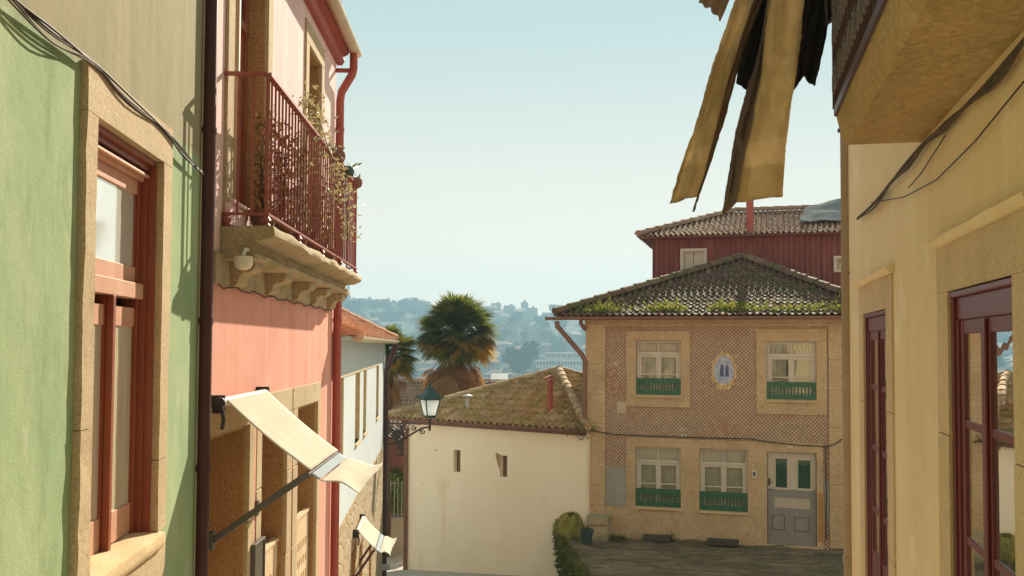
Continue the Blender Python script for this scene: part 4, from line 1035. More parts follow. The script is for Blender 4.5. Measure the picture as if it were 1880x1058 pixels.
for i in range(9): a = gr[0] + .05 + (gr[1] - gr[0] - .04) * i / 9; m.wbox(T, a, a + .045, gr[2] + .01, gr[3] - .01, o - .03, o - .012)
m.obj('vent_slats', CREAMP, d_lo)
m = MB(); m.tube([T.P(a0 + .06, zm + .16, o + .005), T.P(a0 + .06, zm + .16, o + .05), T.P(a0 + .12, zm + .16, o + .05)], .011, 6); m.wbox(T, a0 + .03, a0 + .07, zm + .08, zm + .24, o, o + .012); m.obj('handle', DARKMET, d_up)
m = MB(); m.wbox(T, a0 - .02, a1 + .05, z0 - .03, z0 + .018, -.28, .12); m.obj('doorstep', GRAN_T, th, bevel=.01)
m = MB(); r = T.rect(1502, 905, 1514, 996); m.wbox(T, *r, .029, .034); m.obj('orange_stone', surf('orange_granite', (.46, .24, .08), (.38, .19, .065), 3, .9, .2, 40, .4, 40, .01), th)
r = T.rect(1380, 862, 1389, 878); m = MB(); m.wbox(T, *r, .028, .07); mo = m.obj('meter_box', WHITEP, th, bevel=.005)
m = MB(); m.wbox(T, r[0] + .035, r[1] - .03, r[2] + .06, r[3] - .05, .07, .074); m.obj('meter_window', DARKMET, mo)
r = T.rect(1446, 818, 1455, 823); m = MB(); m.wbox(T, *r, .028, .04); m.obj('number_plate', WHITEP, th, bevel=.003)
# oval tile picture
oc = T.px(1329, 679); oa, oz = oc; rx, rz = .235, .335
egg = lambda th_, k=1.0: (oa + rx * k * math.cos(th_) * (1 - .16 * math.sin(th_)), oz + rz * k * math.sin(th_))
m = MB(); pts = [egg(i * 2 * math.pi / 40) for i in range(40)]; m.prism(T, pts, .002, .012)
tp = NT('blue_white_tile_painting'); col = tp.mix(tp.ramp(tp.noise(tp.pos(), 9, 5), .4, .62), (.46, .46, .50), (.30, .33, .46))
pm = tp.done(tp.bsdf(col, .3, None, 0, .4)); pn = m.obj('tile_picture', pm, th)
m = MB()
for (dx, s_) in ((-.045, 1.0), (.075, .85)):
    c_ = [(dx - .05 * s_, -.16), (dx + .05 * s_, -.16), (dx + .035 * s_, .02), (dx + .06 * s_, .03), (dx + .03 * s_, .07), (dx + .02 * s_, .13 * s_), (dx - .02 * s_, .13 * s_), (dx - .03 * s_, .06), (dx - .05 * s_, -.02)]
    m.prism(T, [(oa + a, oz + z) for a, z in c_], .0125, .0145)
m.obj('painted_figures', surf('tile_blue_paint', (.10, .11, .20), None, 5, .4), pn)
m = MB(); b = len(m.v); N = 64
for i in range(N):
    th_ = i * 2 * math.pi / N; k1 = 1.30 + .085 * math.sin(th_ * 12) + .05 * math.sin(th_ * 7 + 1)
    for kk, oo in ((.99, .003), (1.02, .03), (k1 - .08, .034), (k1, .012), (k1, .002)):
        m.v.append(T.P(*egg(th_, kk), oo))
for i in range(N):
    for j in range(5): m.f.append([i * 5 + j, i * 5 + (j + 1) % 5, ((i + 1) % N) * 5 + (j + 1) % 5, ((i + 1) % N) * 5 + j]); m.mi.append(0)
m.wbox(T, oa - .17, oa + .17, oz - .47, oz - .36, .002, .025)
om = NT('orange_tile_ornament'); cc = om.mix(om.ramp(om.noise(om.pos(), 24, 3), .42, .58), (.50, .26, .08), (.66, .50, .30)); m.obj('ornate_frame', om.done(om.bsdf(cc, .4, om.bump(om.noise(om.pos(), 30, 3), .6, .02))), pn)
# roof
e_z = .76; a_l, a_r, of, ob = -.72, 6.95, .42, -8.0
f0, f1, k0, k1 = T.P(a_l, e_z, of), T.P(a_r, e_z, of), T.P(a_l, e_z, ob), T.P(a_r, e_z, ob)
apT = at(1364, 474, 25.5)
m = MB(); roof_face(m, [f0, f1, apT], .155, .26, .030, .032); roof_face(m, [k0, f0, apT], .17, .28, .03); roof_face(m, [f1, k1, apT], .17, .28, .03); m.quad(k0, k1, apT)
for c_ in (f0, f1): ridge(m, c_ + V((0, 0, .06)), apT + V((0, 0, .05)), .13, .42)
m.obj('roof', TILE_T, th)
m = MB(); m.wbox(T, a_l + .3, a_r - .1, e_z - .10, e_z - .04, -.3, of - .06); m.obj('eave_soffit', GUTTERB, th)
m = MB(); gutter(m, T.P(a_l - .22, e_z - .05, of + .04), T.P(a_r + .2, e_z - .05, of + .04), .075); m.obj('gutter', GUTTERB, th, smooth=True)
y_ = T.P(-.6, 0, of).y
downpipe('downpipe', [at(1022, 590, y_), at(1024, 600, y_), at(1069, 652, 22.75), at(1074, 664, 22.75), at(1073, 772, 22.75)], .06, GUTTERB, th, [(at(1024, 601, y_), V((0, 0, 1)))])
downpipe('overflow_pipe', [T.P(-.08, .66, of - .1), T.P(-.1, .56, .3), T.P(-.03, .42, .1)], .05, GUTTERB, th)
# wiring across the facade
def wire(label, pts, r, mat=CABLE, name='wall_cable'):
    m = MB(); m.tube(pts, r, 6); o = m.obj(name, mat, smooth=True); tag(o, label, 'cable'); return o
wire('black cable sagging across the tiled house above its ground floor windows', [T.P(*T.px(x, y, .07), .07) for x, y in ((1080, 790), (1130, 798), (1200, 801), (1290, 804), (1380, 806), (1412, 812), (1470, 818), (1520, 820), (1534, 815), (1546, 806))], .013)
wire('thin cable running down beside the grey and cream door', [T.P(*T.px(x, y, .045), .045) for x, y in ((1516, 820), (1517, 900), (1517, 990))], .012)
# grass growing out of the eave
m = MB()
for i in range(2600):
    a = random.uniform(-.25, 5.9) if random.random() < .75 else random.gauss(random.choice((.6, 2.3, 3.0, 3.9)), .25)
    dens = noise.noise(V((a * 1.3, 2, 5))) + .25
    if random.random() > .28 + 1.25 * dens: continue
    back = abs(random.gauss(0, .22)); h = random.uniform(.04, .15) * (1.25 if dens > .35 else .8)
    sl_ = (e_z + .05 + back * .46)
    m.leaf(T.P(a, sl_, of - .02 - back), V((random.gauss(0, .6), random.gauss(0, .6), 1)), V((random.gauss(0, 1), random.gauss(0, 1), 0)), h, .03, fold=.004)
o = m.obj('eave_grass', GRASSM, recalc=False); struct(o, 'stuff')

# ---------------------------------------------------------------- red house behind
RH = Wall(at(1198, 500, 27.3).to_2d(), (.963, -.27)); 
rh = thing('red_house', 'upper storey clad in red corrugated sheet behind the tiled house', 'house', RH.P(3, -4, 0))
ez = RH.px(1300, 434)[1]; aw = 7.8
win = [RH.rect(1251, 459, 1296, 517), RH.rect(1531, 471, 1562, 499)]
m = MB(); per = .145; n = int(aw / per * 8)
cols = [i * per / 8 for i in range(n + 1)]
b = len(m.v); Zs = sorted({-4.0, ez, win[0][2], win[0][3], win[1][2], win[1][3]})
for i, a in enumerate(cols):
    for z in Zs: m.v.append(RH.P(a, z, .022 * math.cos(i * math.pi / 4)))
nz = len(Zs)
for i in range(n):
    am = (cols[i] + cols[i + 1]) / 2
    for j in range(nz - 1):
        zm_ = (Zs[j] + Zs[j + 1]) / 2
        if any(w[0] < am < w[1] and w[2] < zm_ < w[3] for w in win): continue
        m.f.append([b + i * nz + j, b + (i + 1) * nz + j, b + (i + 1) * nz + j + 1, b + i * nz + j + 1]); m.mi.append(0)
m.obj('corrugated_wall', CORR, rh, recalc=False)
m = MB(); m.panel(RH, 0, aw, -4, ez, win, -.2, -.03); shell(m, RH, 0, aw, -4, ez, 7, -.2); m.obj('side_wall', surf('red_side_sheet', (.22, .055, .04), None, 3, .7), rh)
w = win[0]; m = MB(); surround(m, RH, w[0] + .06, w[1] - .06, w[2] + .05, w[3] - .06, .09, .09, .08, -.1, .05); wf = m.obj('window_frame', WHITEP, rh, bevel=.006)
m = MB(); c_ = (w[0] + w[1]) / 2
for p_, q_2 in ((w[0] + .06, c_ - .008), (c_ + .008, w[1] - .06)):
    m.wbox(RH, p_, q_2, w[2] + .05, w[3] - .06, -.06, -.03); m.wbox(RH, p_ + .06, q_2 - .06, w[2] + .2, w[3] - .16, -.03, -.02)
m.obj('shutter', CREAMP, wf, bevel=.004)
w = win[1]; m = MB(); surround(m, RH, w[0] + .07, w[1] - .07, w[2] + .07, w[3] - .07, .08, .08, .08, -.1, .05); wf = m.obj('window_frame', WHITEP, rh, bevel=.006)
m = MB(); m.wbox(RH, w[0] + .07, w[1] - .07, w[2] + .07, w[3] - .07, -.02, -.015); m.obj('pane', GLASS, wf)
m = MB(); m.wbox(RH, w[0] + .15, w[1] - .1, w[2] + .12, w[3] - .2, -.06, -.055); m.obj('curtain', SHEER, wf)
ra, rb, ro_, rk = -.38, aw + .4, .32, -7.4
f0r, f1r, b0r, b1r = RH.P(ra, ez + .02, ro_), RH.P(rb, ez + .02, ro_), RH.P(ra, ez + .02, rk), RH.P(rb, ez + .02, rk)
rz2 = ez + .02 + 3.86 * .30; a1r = RH.P(ra + 2.6, rz2, (ro_ + rk) / 2); a2r = RH.P(rb, rz2, (ro_ + rk) / 2)
m = MB(); roof_face(m, [f0r, f1r, a2r, a1r], .15, .25, .036, .034); roof_face(m, [b0r, f0r, a1r], .17, .28); m.quad(b0r, b1r, a2r, a1r)
ridge(m, f0r + V((0, 0, .05)), a1r + V((0, 0, .05)), .13, .42); ridge(m, a1r + V((0, 0, .05)), a2r + V((0, 0, .05)), .13, .42); m.obj('roof', TILE_R, rh)
m = MB(); m.wbox(RH, ra + .05, rb, ez - .06, ez, -.1, ro_ - .02); m.wbox(RH, ra + .05, -.02, ez - .06, ez, -7, -.1); m.obj('eave_board', surf('red_eave', (.20, .06, .04), None, 3, .7), rh)
c = on_roof(1377, 426, 0, 0, [f0r, f1r, a2r]); m = MB(); m.tube([c - V((0, 0, .1)), c + V((0, 0, 1.25))], .105, 14); m.tube([c + V((0, 0, 1.12)), c + V((0, 0, 1.25))], .125, 14); m.obj('chimney_pipe', REDP, rh, smooth=True)
# tarp thrown over the roof
m = MB(); nx, ny = 26, 14; nrm = (f1r - f0r).cross(a1r - f0r).normalized()
if nrm.z < 0: nrm = -nrm
for i in range(nx + 1):
    for j in range(ny + 1):
        u, v = i / nx, j / ny; a = 4.15 + 3.9 * u + .35 * v * (1 - u); s_ = .95 - .35 * u + .25 * math.sin(u * 9) + (3.35 + .2 * u) * v
        e = f0r + (f1r - f0r).normalized() * (a - ra) + ((a1r + a2r) / 2 - (f0r + f1r) / 2).normalized() * 0
        sdir = ((a2r - f1r) - (f1r - f0r).normalized() * (a2r - f1r).dot((f1r - f0r).normalized())).normalized()
        hgt = .13 + .10 * noise.noise(V((u * 5, v * 4, 1))) + .06 * noise.noise(V((u * 13, v * 9, 3))) + .16 * math.exp(-((v - .9) / .2) ** 2) * math.sin(min(1, u * 1.6) * 3.14 * .6)
        m.v.append(e + sdir * s_ + nrm * max(.06, hgt))
for i in range(nx):
    for j in range(ny): m.f.append([i * (ny + 1) + j, (i + 1) * (ny + 1) + j, (i + 1) * (ny + 1) + j + 1, i * (ny + 1) + j + 1]); m.mi.append(0)
o = m.obj('tarpaulin', TARP, smooth=True, recalc=False); s_ = o.modifiers.new('thick', 'SOLIDIFY'); s_.thickness = .01
tag(o, 'grey tarpaulin thrown over the roof of the red corrugated house', 'tarpaulin')

# ---------------------------------------------------------------- terrace, retaining wall, plants
def poly_slab(name, pts, z0, z1, mat, sub=0):
    m = MB(); m.hexa([V((x, y, z0)) for x, y in pts], [V((x, y, z1)) for x, y in pts]); return m.obj(name, mat)
le = [(1.22, 23.25), (1.62, 18.4), (2.05, 13.5), (2.9, 8.4)]
me = MB(); nx, ny = 60, 140
def le_x(y):
    for (x0, y0), (x1, y1) in zip(le, le[1:]):
        if y <= y0 and y >= y1: return x0 + (x1 - x0) * (y0 - y) / (y0 - y1)
    return le[0][0] if y > le[0][1] else le[-1][0]
for j in range(ny + 1):
    y = 8.4 + (23.3 - 8.4) * j / ny
    for i in range(nx + 1):
        x0 = le_x(y) + .05 * noise.noise(V((y * 2.3, 0, 0))); x = x0 + (11.5 - x0) * (i / nx) ** 1.25
        z = TZ + .06 * noise.noise(V((x * .8, y * 1.6, 0))) + .045 * noise.noise(V((x * 2.2, y * 5, 2))) - .02
        if i == 0: z -= .08
        me.v.append(V((x, y, z)))
for j in range(ny):
    for i in range(nx): me.f.append([j * (nx + 1) + i, j * (nx + 1) + i + 1, (j + 1) * (nx + 1) + i + 1, (j + 1) * (nx + 1) + i]); me.mi.append(0)
b = len(me.v)
for j in range(ny + 1): p_ = me.v[j * (nx + 1)]; me.v.append(V((p_.x + .04, p_.y, -7.5)))
for j in range(ny): me.f.append([j * (nx + 1), (j + 1) * (nx + 1), b + j + 1, b + j]); me.mi.append(0)
for y_e, row in ((8.4, 0),):
    b = len(me.v)
    for i in range(nx + 1): p_ = me.v[i]; me.v.append(V((p_.x, p_.y, -7.5)))
    for i in range(nx): me.f.append([i, i + 1, b + i + 1, b + i]); me.mi.append(0)
struct(me.obj('terrace', TERR, smooth=True, recalc=False))
def ivy(name, label, cat, gen, n, leaf, mat, up=(0, 0, 1)):
    m = MB()
    for i in range(n):
        p_, d = gen(); m.leaf(p_, d, V([random.gauss(0, 1) for _ in range(3)]), leaf * random.uniform(.5, 1.35), leaf * random.uniform(.4, .8), fold=leaf * .08)
    o = m.obj(name, mat, recalc=False)
    return tag(o, label, cat) if cat else struct(o, 'stuff')
def gen_ivy():
    y = random.uniform(15.8, 22.9); dz = abs(random.gauss(0, .38)); x = le_x(y) - .02 - random.uniform(0, .16) * (1 - dz * .4) + .04 * noise.noise(V((y * 3, dz * 3, 0)))
    return V((x - .05 * dz, y, TZ + .04 - dz)), V((random.gauss(-.6, .6), random.gauss(-.3, .6), random.gauss(-.5, .6)))
ivy('hanging_ivy', 'dark ivy hanging over the edge of the terrace wall', 'plant', gen_ivy, 3000, .10, LEAFI)
m = MB()
for i in range(1500):
    y = random.uniform(15.8, 22.9); dz = abs(random.gauss(0, .35)); m.leaf(V((le_x(y) - .03 - random.uniform(0, .14), y, TZ + .05 - dz)), V((random.gauss(-.25, .25), random.gauss(0, .25), -1 if random.random() < .7 else .7)), V((1, .2, 0)), random.uniform(.10, .28), .022, fold=.003)
tag(m.obj('trailing_grass', GRASSM, recalc=False), 'long trailing grass hanging with the ivy from the terrace edge', 'plant')
c = at(1048, 958, 22.75)
m = MB()
N1, N2 = 30, 16
for i in range(N1):
    th_ = 2 * math.pi * i / N1
    for j in range(N2 + 1):
        ph_ = math.pi / 2 * j / N2; r_ = 1 + .34 * noise.noise(V((math.cos(th_) * 2.2, math.sin(th_) * 2.2, ph_ * 2.4)))
        m.v.append(V((c.x + .42 * r_ * math.cos(th_) * math.cos(ph_), min(c.y + .30 * r_ * math.sin(th_) * math.cos(ph_), 23.2), TZ - .06 + .54 * r_ * math.sin(ph_))))
for i in range(N1):
    for j in range(N2): m.f.append([i * (N2 + 1) + j, ((i + 1) % N1) * (N2 + 1) + j, ((i + 1) % N1) * (N2 + 1) + j + 1, i * (N2 + 1) + j + 1]); m.mi.append(0)
t = thing('mossy_mound', 'mossy hump of rubble against the cream wall at the terrace edge', 'rubble', V((c.x, c.y, TZ - .06)))
m.obj('mound', MOSS, t, smooth=True)
m = MB()
for i in range(900):
    th_ = random.uniform(0, 6.28); ph_ = random.uniform(.1, 1.5); r_ = 1.02
    m.leaf(V((c.x + .42 * r_ * math.cos(th_) * math.cos(ph_), min(c.y + .3 * r_ * math.sin(th_) * math.cos(ph_), 23.2), TZ - .06 + .54 * r_ * math.sin(ph_))), V((random.gauss(0, 1), random.gauss(0, 1), .8)), V((1, .3, 0)), random.uniform(.04, .09), .02, fold=.003)
m.obj('moss_tuft', GRASSM, t, recalc=False)
r = T.rect(1082, 938, 1113, 976, .4); t = thing('stone_block', 'weathered granite block against the corner pilaster of the tiled house', 'stone', T.P(r[0], TZ, .25))
m = MB(); 
rough_box(m, T, r[0], r[1] + .05, TZ - .05, TZ + .33, .06, .52, 5, .03); m.obj('lower_block', GRAN_B, t)
m = MB(); rough_box(m, T, r[0] - .04, r[1] + .06, TZ + .332, TZ + .50, .06, .56, 3, .03); m.obj('cap_block', GRAN_B, t)
c = at(1077, 978, 21.75); c.z = TZ
t = thing('plant_bucket', 'teal bucket with low green leaves standing on the terrace', 'bucket', c)
m = MB(); m.lathe(c, [(.115, 0), (.155, .27), (.175, .275), (.175, .31), (.15, .31), (.14, .26)], 18); m.obj('bucket', BUCK, t, smooth=True)
m = MB()
for i in range(60): m.leaf(c + V((random.gauss(0, .06), random.gauss(0, .06), .28)), V((random.gauss(0, .8), random.gauss(0, .8), .7)), V((1, 0, 0)), random.uniform(.05, .12), .045, fold=.006)
m.obj('foliage', LEAFI, t, recalc=False)
for i, (x0, x1, y, lb) in enumerate(((1178, 1226, 981, 'dark stone slab lying against the wall under the left ground floor window'), (1300, 1356, 989, 'dark chipped slab lying between the right window and the door'))):
    p_, q_2 = at(x0, y, 21.9), at(x1, y, 21.5); a_, bb = (p_ - T.o).dot(T.d), (q_2 - T.o).dot(T.d)
    m = MB(); rough_box(m, T, a_, bb, TZ + .0, TZ + .10, .10, .42, 4, .03); o = m.obj('stone_slab', GRAN_B if i > 5 else surf('dark_slab_%d' % i, (.09, .075, .055), None, 4, .9, .2, 30, .5, 30, .01), None); tag(o, lb, 'slab')
for x, y, s_, lb in ((1232, 977, .16, 'dark weed tuft at the end of the left stone slab'), (1127, 972, .12, 'small weed at the foot of the plinth beside the stone block'), (1141, 974, .10, 'smallest weed growing below the cement patch')):
    c = at(x, y, 21.95); c.z = TZ; m = MB()
    for i in range(120): m.leaf(c + V((random.gauss(0, s_ * .45), random.gauss(0, .05), abs(random.gauss(0, s_ * .6)))), V((random.gauss(0, 1), random.gauss(0, 1), 1)), V((1, 0, 0)), random.uniform(.04, .09), .035, fold=.004)
    t = thing('weed', lb, 'weed', c); m.obj('foliage', LEAFI, t, recalc=False)
c = at(1066, 785, 22.4); m = MB()
for i in range(260): m.leaf(c + V((random.gauss(0, .13), random.gauss(0, .1), random.gauss(-.05, .12))), V((random.gauss(0, 1), random.gauss(0, 1), random.gauss(0, 1))), V((1, 0, .2)), random.uniform(.04, .10), .03, fold=.004)
t = thing('weed', 'clump of weeds sprouting where the mossy roof meets the tiled house', 'weed', c); m.obj('foliage', LEAFI, t, recalc=False)
# ================================================================ right side of the street
YW = Wall((1.82, 3.7), (410 / 1700, 1))
yh = thing('yellow_house', 'ochre yellow house with maroon windows and a jutting balcony, nearest on the right', 'house', YW.P(0, -3.4, 0))
ye = 4.06; nw = (-.66, .30, -1.9, .245); fwn = (1.98, 3.02, -1.9, .24)
m = MB(); m.panel(YW, -6.5, ye, -4.6, 6.0, [nw, fwn], -.3, 0); shell(m, YW, -6.5, ye, -4.6, 6.0, 5, -.3); m.obj('wall', YELLOW, yh)
for (a0, a1, z0, z1), ch in ((nw, .45), (fwn, .44)):
    m = MB(); ov = .004
    m.wbox(YW, a0 - .215, a1 + .215, z1, ch, -.02, .012); 
    for p_, q_5 in ((a0 - .215, a0), (a1, a1 + .215)):
        for za, zb in ((z1 - .62, z1 - .0005), (z1 - 1.5, z1 - .624), (z0, z1 - 1.504)): m.wbox(YW, p_, q_5, za, zb, -.02, .012 + random.uniform(-.001, .0015))
    m.wbox(YW, a0 - .215, a1 + .215, z0 - .2, z0, -.02, .04)
    m.wbox(YW, a0, a0 + .004, z0, z1, -.28, -.02); m.wbox(YW, a1 - .004, a1, z0, z1, -.28, -.02); m.wbox(YW, a0 + .004, a1 - .004, z1 - .004, z1, -.28, -.02)
    m.obj('stone_case', GRAN_Y, yh, bevel=.004)
    m = MB(); m.sweep(YW, [(.001, ch), (.022, ch), (.040, ch + .012), (.046, ch + .03), (.038, ch + .042), (.001, ch + .052)], a0 - .25, a1 + .25, 30, .005); m.obj('cornice', YELLOW, yh, smooth=True)
def door_window(a0, a1, z0, z1, bars, lead):
    f = MB(); o = -.10
    f.wbox(YW, a0 + .005, a1 - .005, z1 - .03, z1 - .005, -.2, .004); f.wbox(YW, a0 + .035, a1 - .035, z1 - .125, z1 - .03, -.2, -.018)
    for p, q in ((a0 + .005, a0 + .035), (a1 - .035, a1 - .005)): f.wbox(YW, p, q, z0, z1 - .03, -.2, -.003)
    for p, q in ((a0 + .035, a0 + .07), (a1 - .07, a1 - .035)): f.wbox(YW, p, q, z0, z1 - .125, -.2, -.014)
    c = (a0 + a1) / 2; zt = z1 - .125
    fo = f.obj('window', MAROON, yh, bevel=.004)
    for p, q in ((a0 + .07, c), (c, a1 - .07)):
        f = MB(); f.wbox(YW, p, p + .052, z0, zt, -.12, -.024); f.wbox(YW, q - .052, q, z0, zt, -.12, -.024); f.wbox(YW, p + .052, q - .052, zt - .06, zt, -.12, -.026); f.wbox(YW, p + .052, q - .052, z0, z0 + .5, -.12, -.026)
        for b in bars: f.wbox(YW, p + .052, q - .052, b - .017, b + .017, -.10, -.028)
        f.obj('casement', MAROON, fo, bevel=.004)
    f = MB(); f.wbox(YW, c - .028, c + .028, z0, zt - .005, -.024, -.012); f.obj('cover_strip', MAROON, fo, bevel=.004)
    g = MB(); g.wbox(YW, a0 + .07, a1 - .07, z0 + .1, zt, -.037, -.034); g.obj('pane', GLASS_R, fo)
    for p, q in ((a0 + .08, c - .05), (c + .05, a1 - .08)):
        pass
    drape(YW, a0 + .05, a1 - .05, z0, zt + .05, -.20, CURT_D, fo)
    return fo
GLASS_R = glassmat('dark_reflecting_glass', (.72, .70, .6), .015, 5.0)
CURT_D = clothmat('ochre_curtain', (.62, .50, .28), (.50, .40, .22), .05, 120)
k1, k2 = YW.px(1777, 770, -.1)[1], YW.px(1777, 968, -.1)[1]
door_window(*nw, (k1, k2, 2 * k2 - k1), 0)
door_window(*fwn, tuple(YW.px(1606, y, -.1)[1] for y in (706, 810, 915)), 0)
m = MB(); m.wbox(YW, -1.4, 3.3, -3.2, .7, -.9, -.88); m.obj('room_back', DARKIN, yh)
# corner pipe
pp = [YW.P(ye - .06, -4.5, .075), YW.P(ye - .06, 1.5, .075)]
m = MB()
xb = at(1558, 640, 7.55); m.tube([V((xb.x, xb.y, -4.6)), V((xb.x, xb.y, 3.2))], .052, 16)
for z in (-.02, .96, -1.75): m.tube([V((xb.x, xb.y, z)), V((xb.x, xb.y, z + .06))], .058, 16)
m.obj('downpipe', CONPIPE, yh, smooth=True)
# balcony slab
b0, b1 = -4.5, .865
m = MB(); prof = [(.001, 1.02), (.345, 1.02), (.372, 1.05), (.385, 1.09), (.40, 1.165), (.40, 1.20), (.001, 1.20)]
m.sweep(YW, prof, b0, b1, 70, .006); yb = m.obj('balcony', ROUGHY, yh)
# iron railing with scrolls
m = MB(); oR = .408
for z, w, h in ((1.185, .045, .014), (1.36, .035, .014), (2.15, .05, .02)):
    m.bar(YW.P(b0, z, oR), YW.P(b1 - .02, z, oR), h if z < 2 else w, w if z < 2 else h); m.bar(YW.P(b1 - .02, z, .01), YW.P(b1 - .02, z, oR), h, w)
n = 56
for i in range(n + 1):
    a = b0 + (b1 - .02 - b0) * i / n; m.tube([YW.P(a, 1.20, oR), YW.P(a, 2.15, oR)], .0075 if i not in (n,) else .014, 6)
for k in range(1, 4): m.tube([YW.P(b1 - .02, 1.2, oR * k / 4), YW.P(b1 - .02, 2.15, oR * k / 4)], .0075, 6)
m2 = MB(); m3 = MB()
def scr(a, z, r, s0, sg, tn=1.6):
    pts = []
    for i in range(int(14 * tn)):
        th_ = s0 + sg * i * 2 * math.pi / 14; rr = r * (1 - .75 * i / (14 * tn)); pts.append(YW.P(a + math.cos(th_) * rr * .55, z + math.sin(th_) * rr, oR + .012))
    (m2 if z > 1.4 else m3).tube(pts, .0055, 5)
for i in range(30, n):
    a = b0 + (b1 - .02 - b0) * (i + .5) / n
    for z, s in ((1.56, 1), (1.72, -1), (1.88, 1), (2.04, -1), (1.325, 1)): scr(a, z, .078, 1.57 * s, s if i % 2 else -s)
yr_s = m2; yr = m.obj('railing', surf('dark_maroon_iron', (.05, .022, .024), (.075, .03, .03), 8, .5, .1, 60, .1, 60, .002, None, 0, .4), yb)
WIRON = surf('worn_grey_iron', (.15, .115, .10), (.10, .07, .065), 8, .5, .1, 60, .1, 60, .002, None, 0, .4); m2.obj('scrollwork', WIRON, yb); m3.obj('scroll_border', WIRON, yb); hk = at(1540, 240, 7.55); m = MB(); m.tube([hk, V((xb.x, xb.y, hk.z))], .007, 6); m.tube([hk - V((0, 0, .016)), hk + V((0, 0, .016))], .01, 6); m.obj('wall_hook', DARKMET, yh)
# cables
def ex(t):
    for pix, o in (([(1880, 150), (1790, 260), (1720, 330), (1660, 362), (1600, 372)], .02), ([(1735, 250), (1690, 320), (1668, 345)], .02)):
        m = MB(); m.tube([YW.P(*YW.px(x, y, o), o) for x, y in pix], .0034, 5); m.obj('cable', CABLE, t, smooth=True)
cable('thick bundle of dusty cables climbing the yellow wall under its balcony', YW, [(1960, -30), (1893, 58), (1835, 135), (1782, 186), (1735, 235), (1700, 262), (1668, 302), (1640, 330), (1608, 372), (1574, 402)], .03, 8, .013, CABLEB, .0055, ex)
m = MB(); m.tube([V((xb.x, xb.y, 0)) + V((.02, -.07, z)) + V((.02 * math.sin(z * 5), 0, 0)) for z in (1.05, .8, .55, .2, -.2, -.8, -1.5, -2.4)], .008, 6)
tag(m.obj('wall_cable', CABLE, smooth=True), 'black cable running down beside the corner pipe of the yellow house', 'cable')
c = at(1556, 487, 7.45); m = MB()
m.tube([V((xb.x + .05, xb.y - .06, .68)), V((xb.x - .02, xb.y - .075, .60)), V((xb.x + .04, xb.y - .07, .56)), V((xb.x + .09, xb.y - .05, .64))], .007, 6)
tag(m.obj('wall_cable', CABLE, smooth=True), 'short loop of cable tied round the corner pipe of the yellow house', 'cable')

# ---------------------------------------------------------------- washing on the line
LY = 4.75
def cloth(name, label, cat, edges, mats, group='washing hung from the yellow house balcony', n=26, sub=6, wob=.017, th=.009, band=None, seed=0):
    """edges: pixel polylines of the free-hanging cloth from the line down, each with its own depth"""
    m = MB(); E = []
    for pl in edges:
        pts = [at(x, y, LY + d) for x, y, d in pl]
        cum = [0]
        for a, b_ in zip(pts, pts[1:]): cum.append(cum[-1] + (b_ - a).length)
        row = []
        for i in range(n + 1):
            s = cum[-1] * i / n; k = 0
            while k < len(pts) - 2 and s > cum[k + 1]: k += 1
            row.append(pts[k].lerp(pts[k + 1], (s - cum[k]) / max(1e-6, cum[k + 1] - cum[k])))
        E.append(row)
    cols = (len(E) - 1) * sub
    for i in range(n + 1):
        for j in range(cols + 1):
            k = min(j // sub, len(E) - 2); u = (j - k * sub) / sub; p = E[k][i].lerp(E[k + 1][i], u)
            f = min(1, i / 4); jj = j * 6 / sub; ii = i * 26 / n
            w = wob * f * (math.sin(jj * 1.35 + ii * .22 + seed) + 1.1 * noise.noise(V((jj * .5, ii * .3, seed))) + .5 * noise.noise(V((jj * 1.3, ii * .8, seed + 4))))
            ed = .0013 if (j in (0, cols) or i == n) else .0
            m.v.append(p + V((0, w * 1.3, 0)) + V((w * .15 + random.gauss(0, ed), 0, random.gauss(0, ed))))
    for i in range(n):
        for j in range(cols):
            mi = 0
            if len(mats) > 1:
                if band and band[0] <= i / n < band[1]: mi = 1
                if len(mats) > 2 and j // sub == band[2]: mi = 2
            m.f.append([i * (cols + 1) + j, i * (cols + 1) + j + 1, (i + 1) * (cols + 1) + j + 1, (i + 1) * (cols + 1) + j]); m.mi.append(mi)
    o = m.obj(name, mats, smooth=True, recalc=False)
    s_ = o.modifiers.new('thick', 'SOLIDIFY'); s_.thickness = th; s_.offset = 0
    return tag(o, label, cat, group)
TOP = -128
cloth('hanging_towel', 'narrow tan towel blown aside, leftmost of the long cloths on the line', 'towel',
      [[(1398, TOP, 0), (1351, 0, 0), (1306, 130, 0), (1275, 235, 0), (1248, 315, 0), (1231, 374, 0)], [(1432, TOP, -.02), (1383, 0, -.03), (1340, 130, -.04), (1312, 240, -.05), (1294, 315, -.05), (1281, 360, -.05)],
       [(1442, TOP, .05), (1399, 0, .06), (1361, 100, .08), (1330, 220, .09), (1300, 310, .10), (1272, 391, .10)]], [TOWEL, TOWELB, TOWELD], band=(.80, .865, 1), seed=1, n=64, sub=9)
cloth('hanging_towel', 'wide tan towel hanging in the middle of the line, its left edge folded back', 'towel',
      [[(1432, TOP, .12), (1400, 60, .12), (1372, 165, .10), (1350, 250, .08), (1338, 320, .07), (1326, 396, .05)], [(1418, TOP, .02), (1409, 30, .02), (1400, 130, .02), (1378, 240, .0), (1364, 300, -.02), (1352, 372, -.03)],
       [(1482, TOP, 0), (1475, 0, 0), (1466, 100, 0), (1450, 200, 0), (1441, 290, 0), (1437, 361, 0)]], [TOWEL, TOWELB, TOWELD], band=(.78, .86, 0), seed=5, n=64, sub=9)
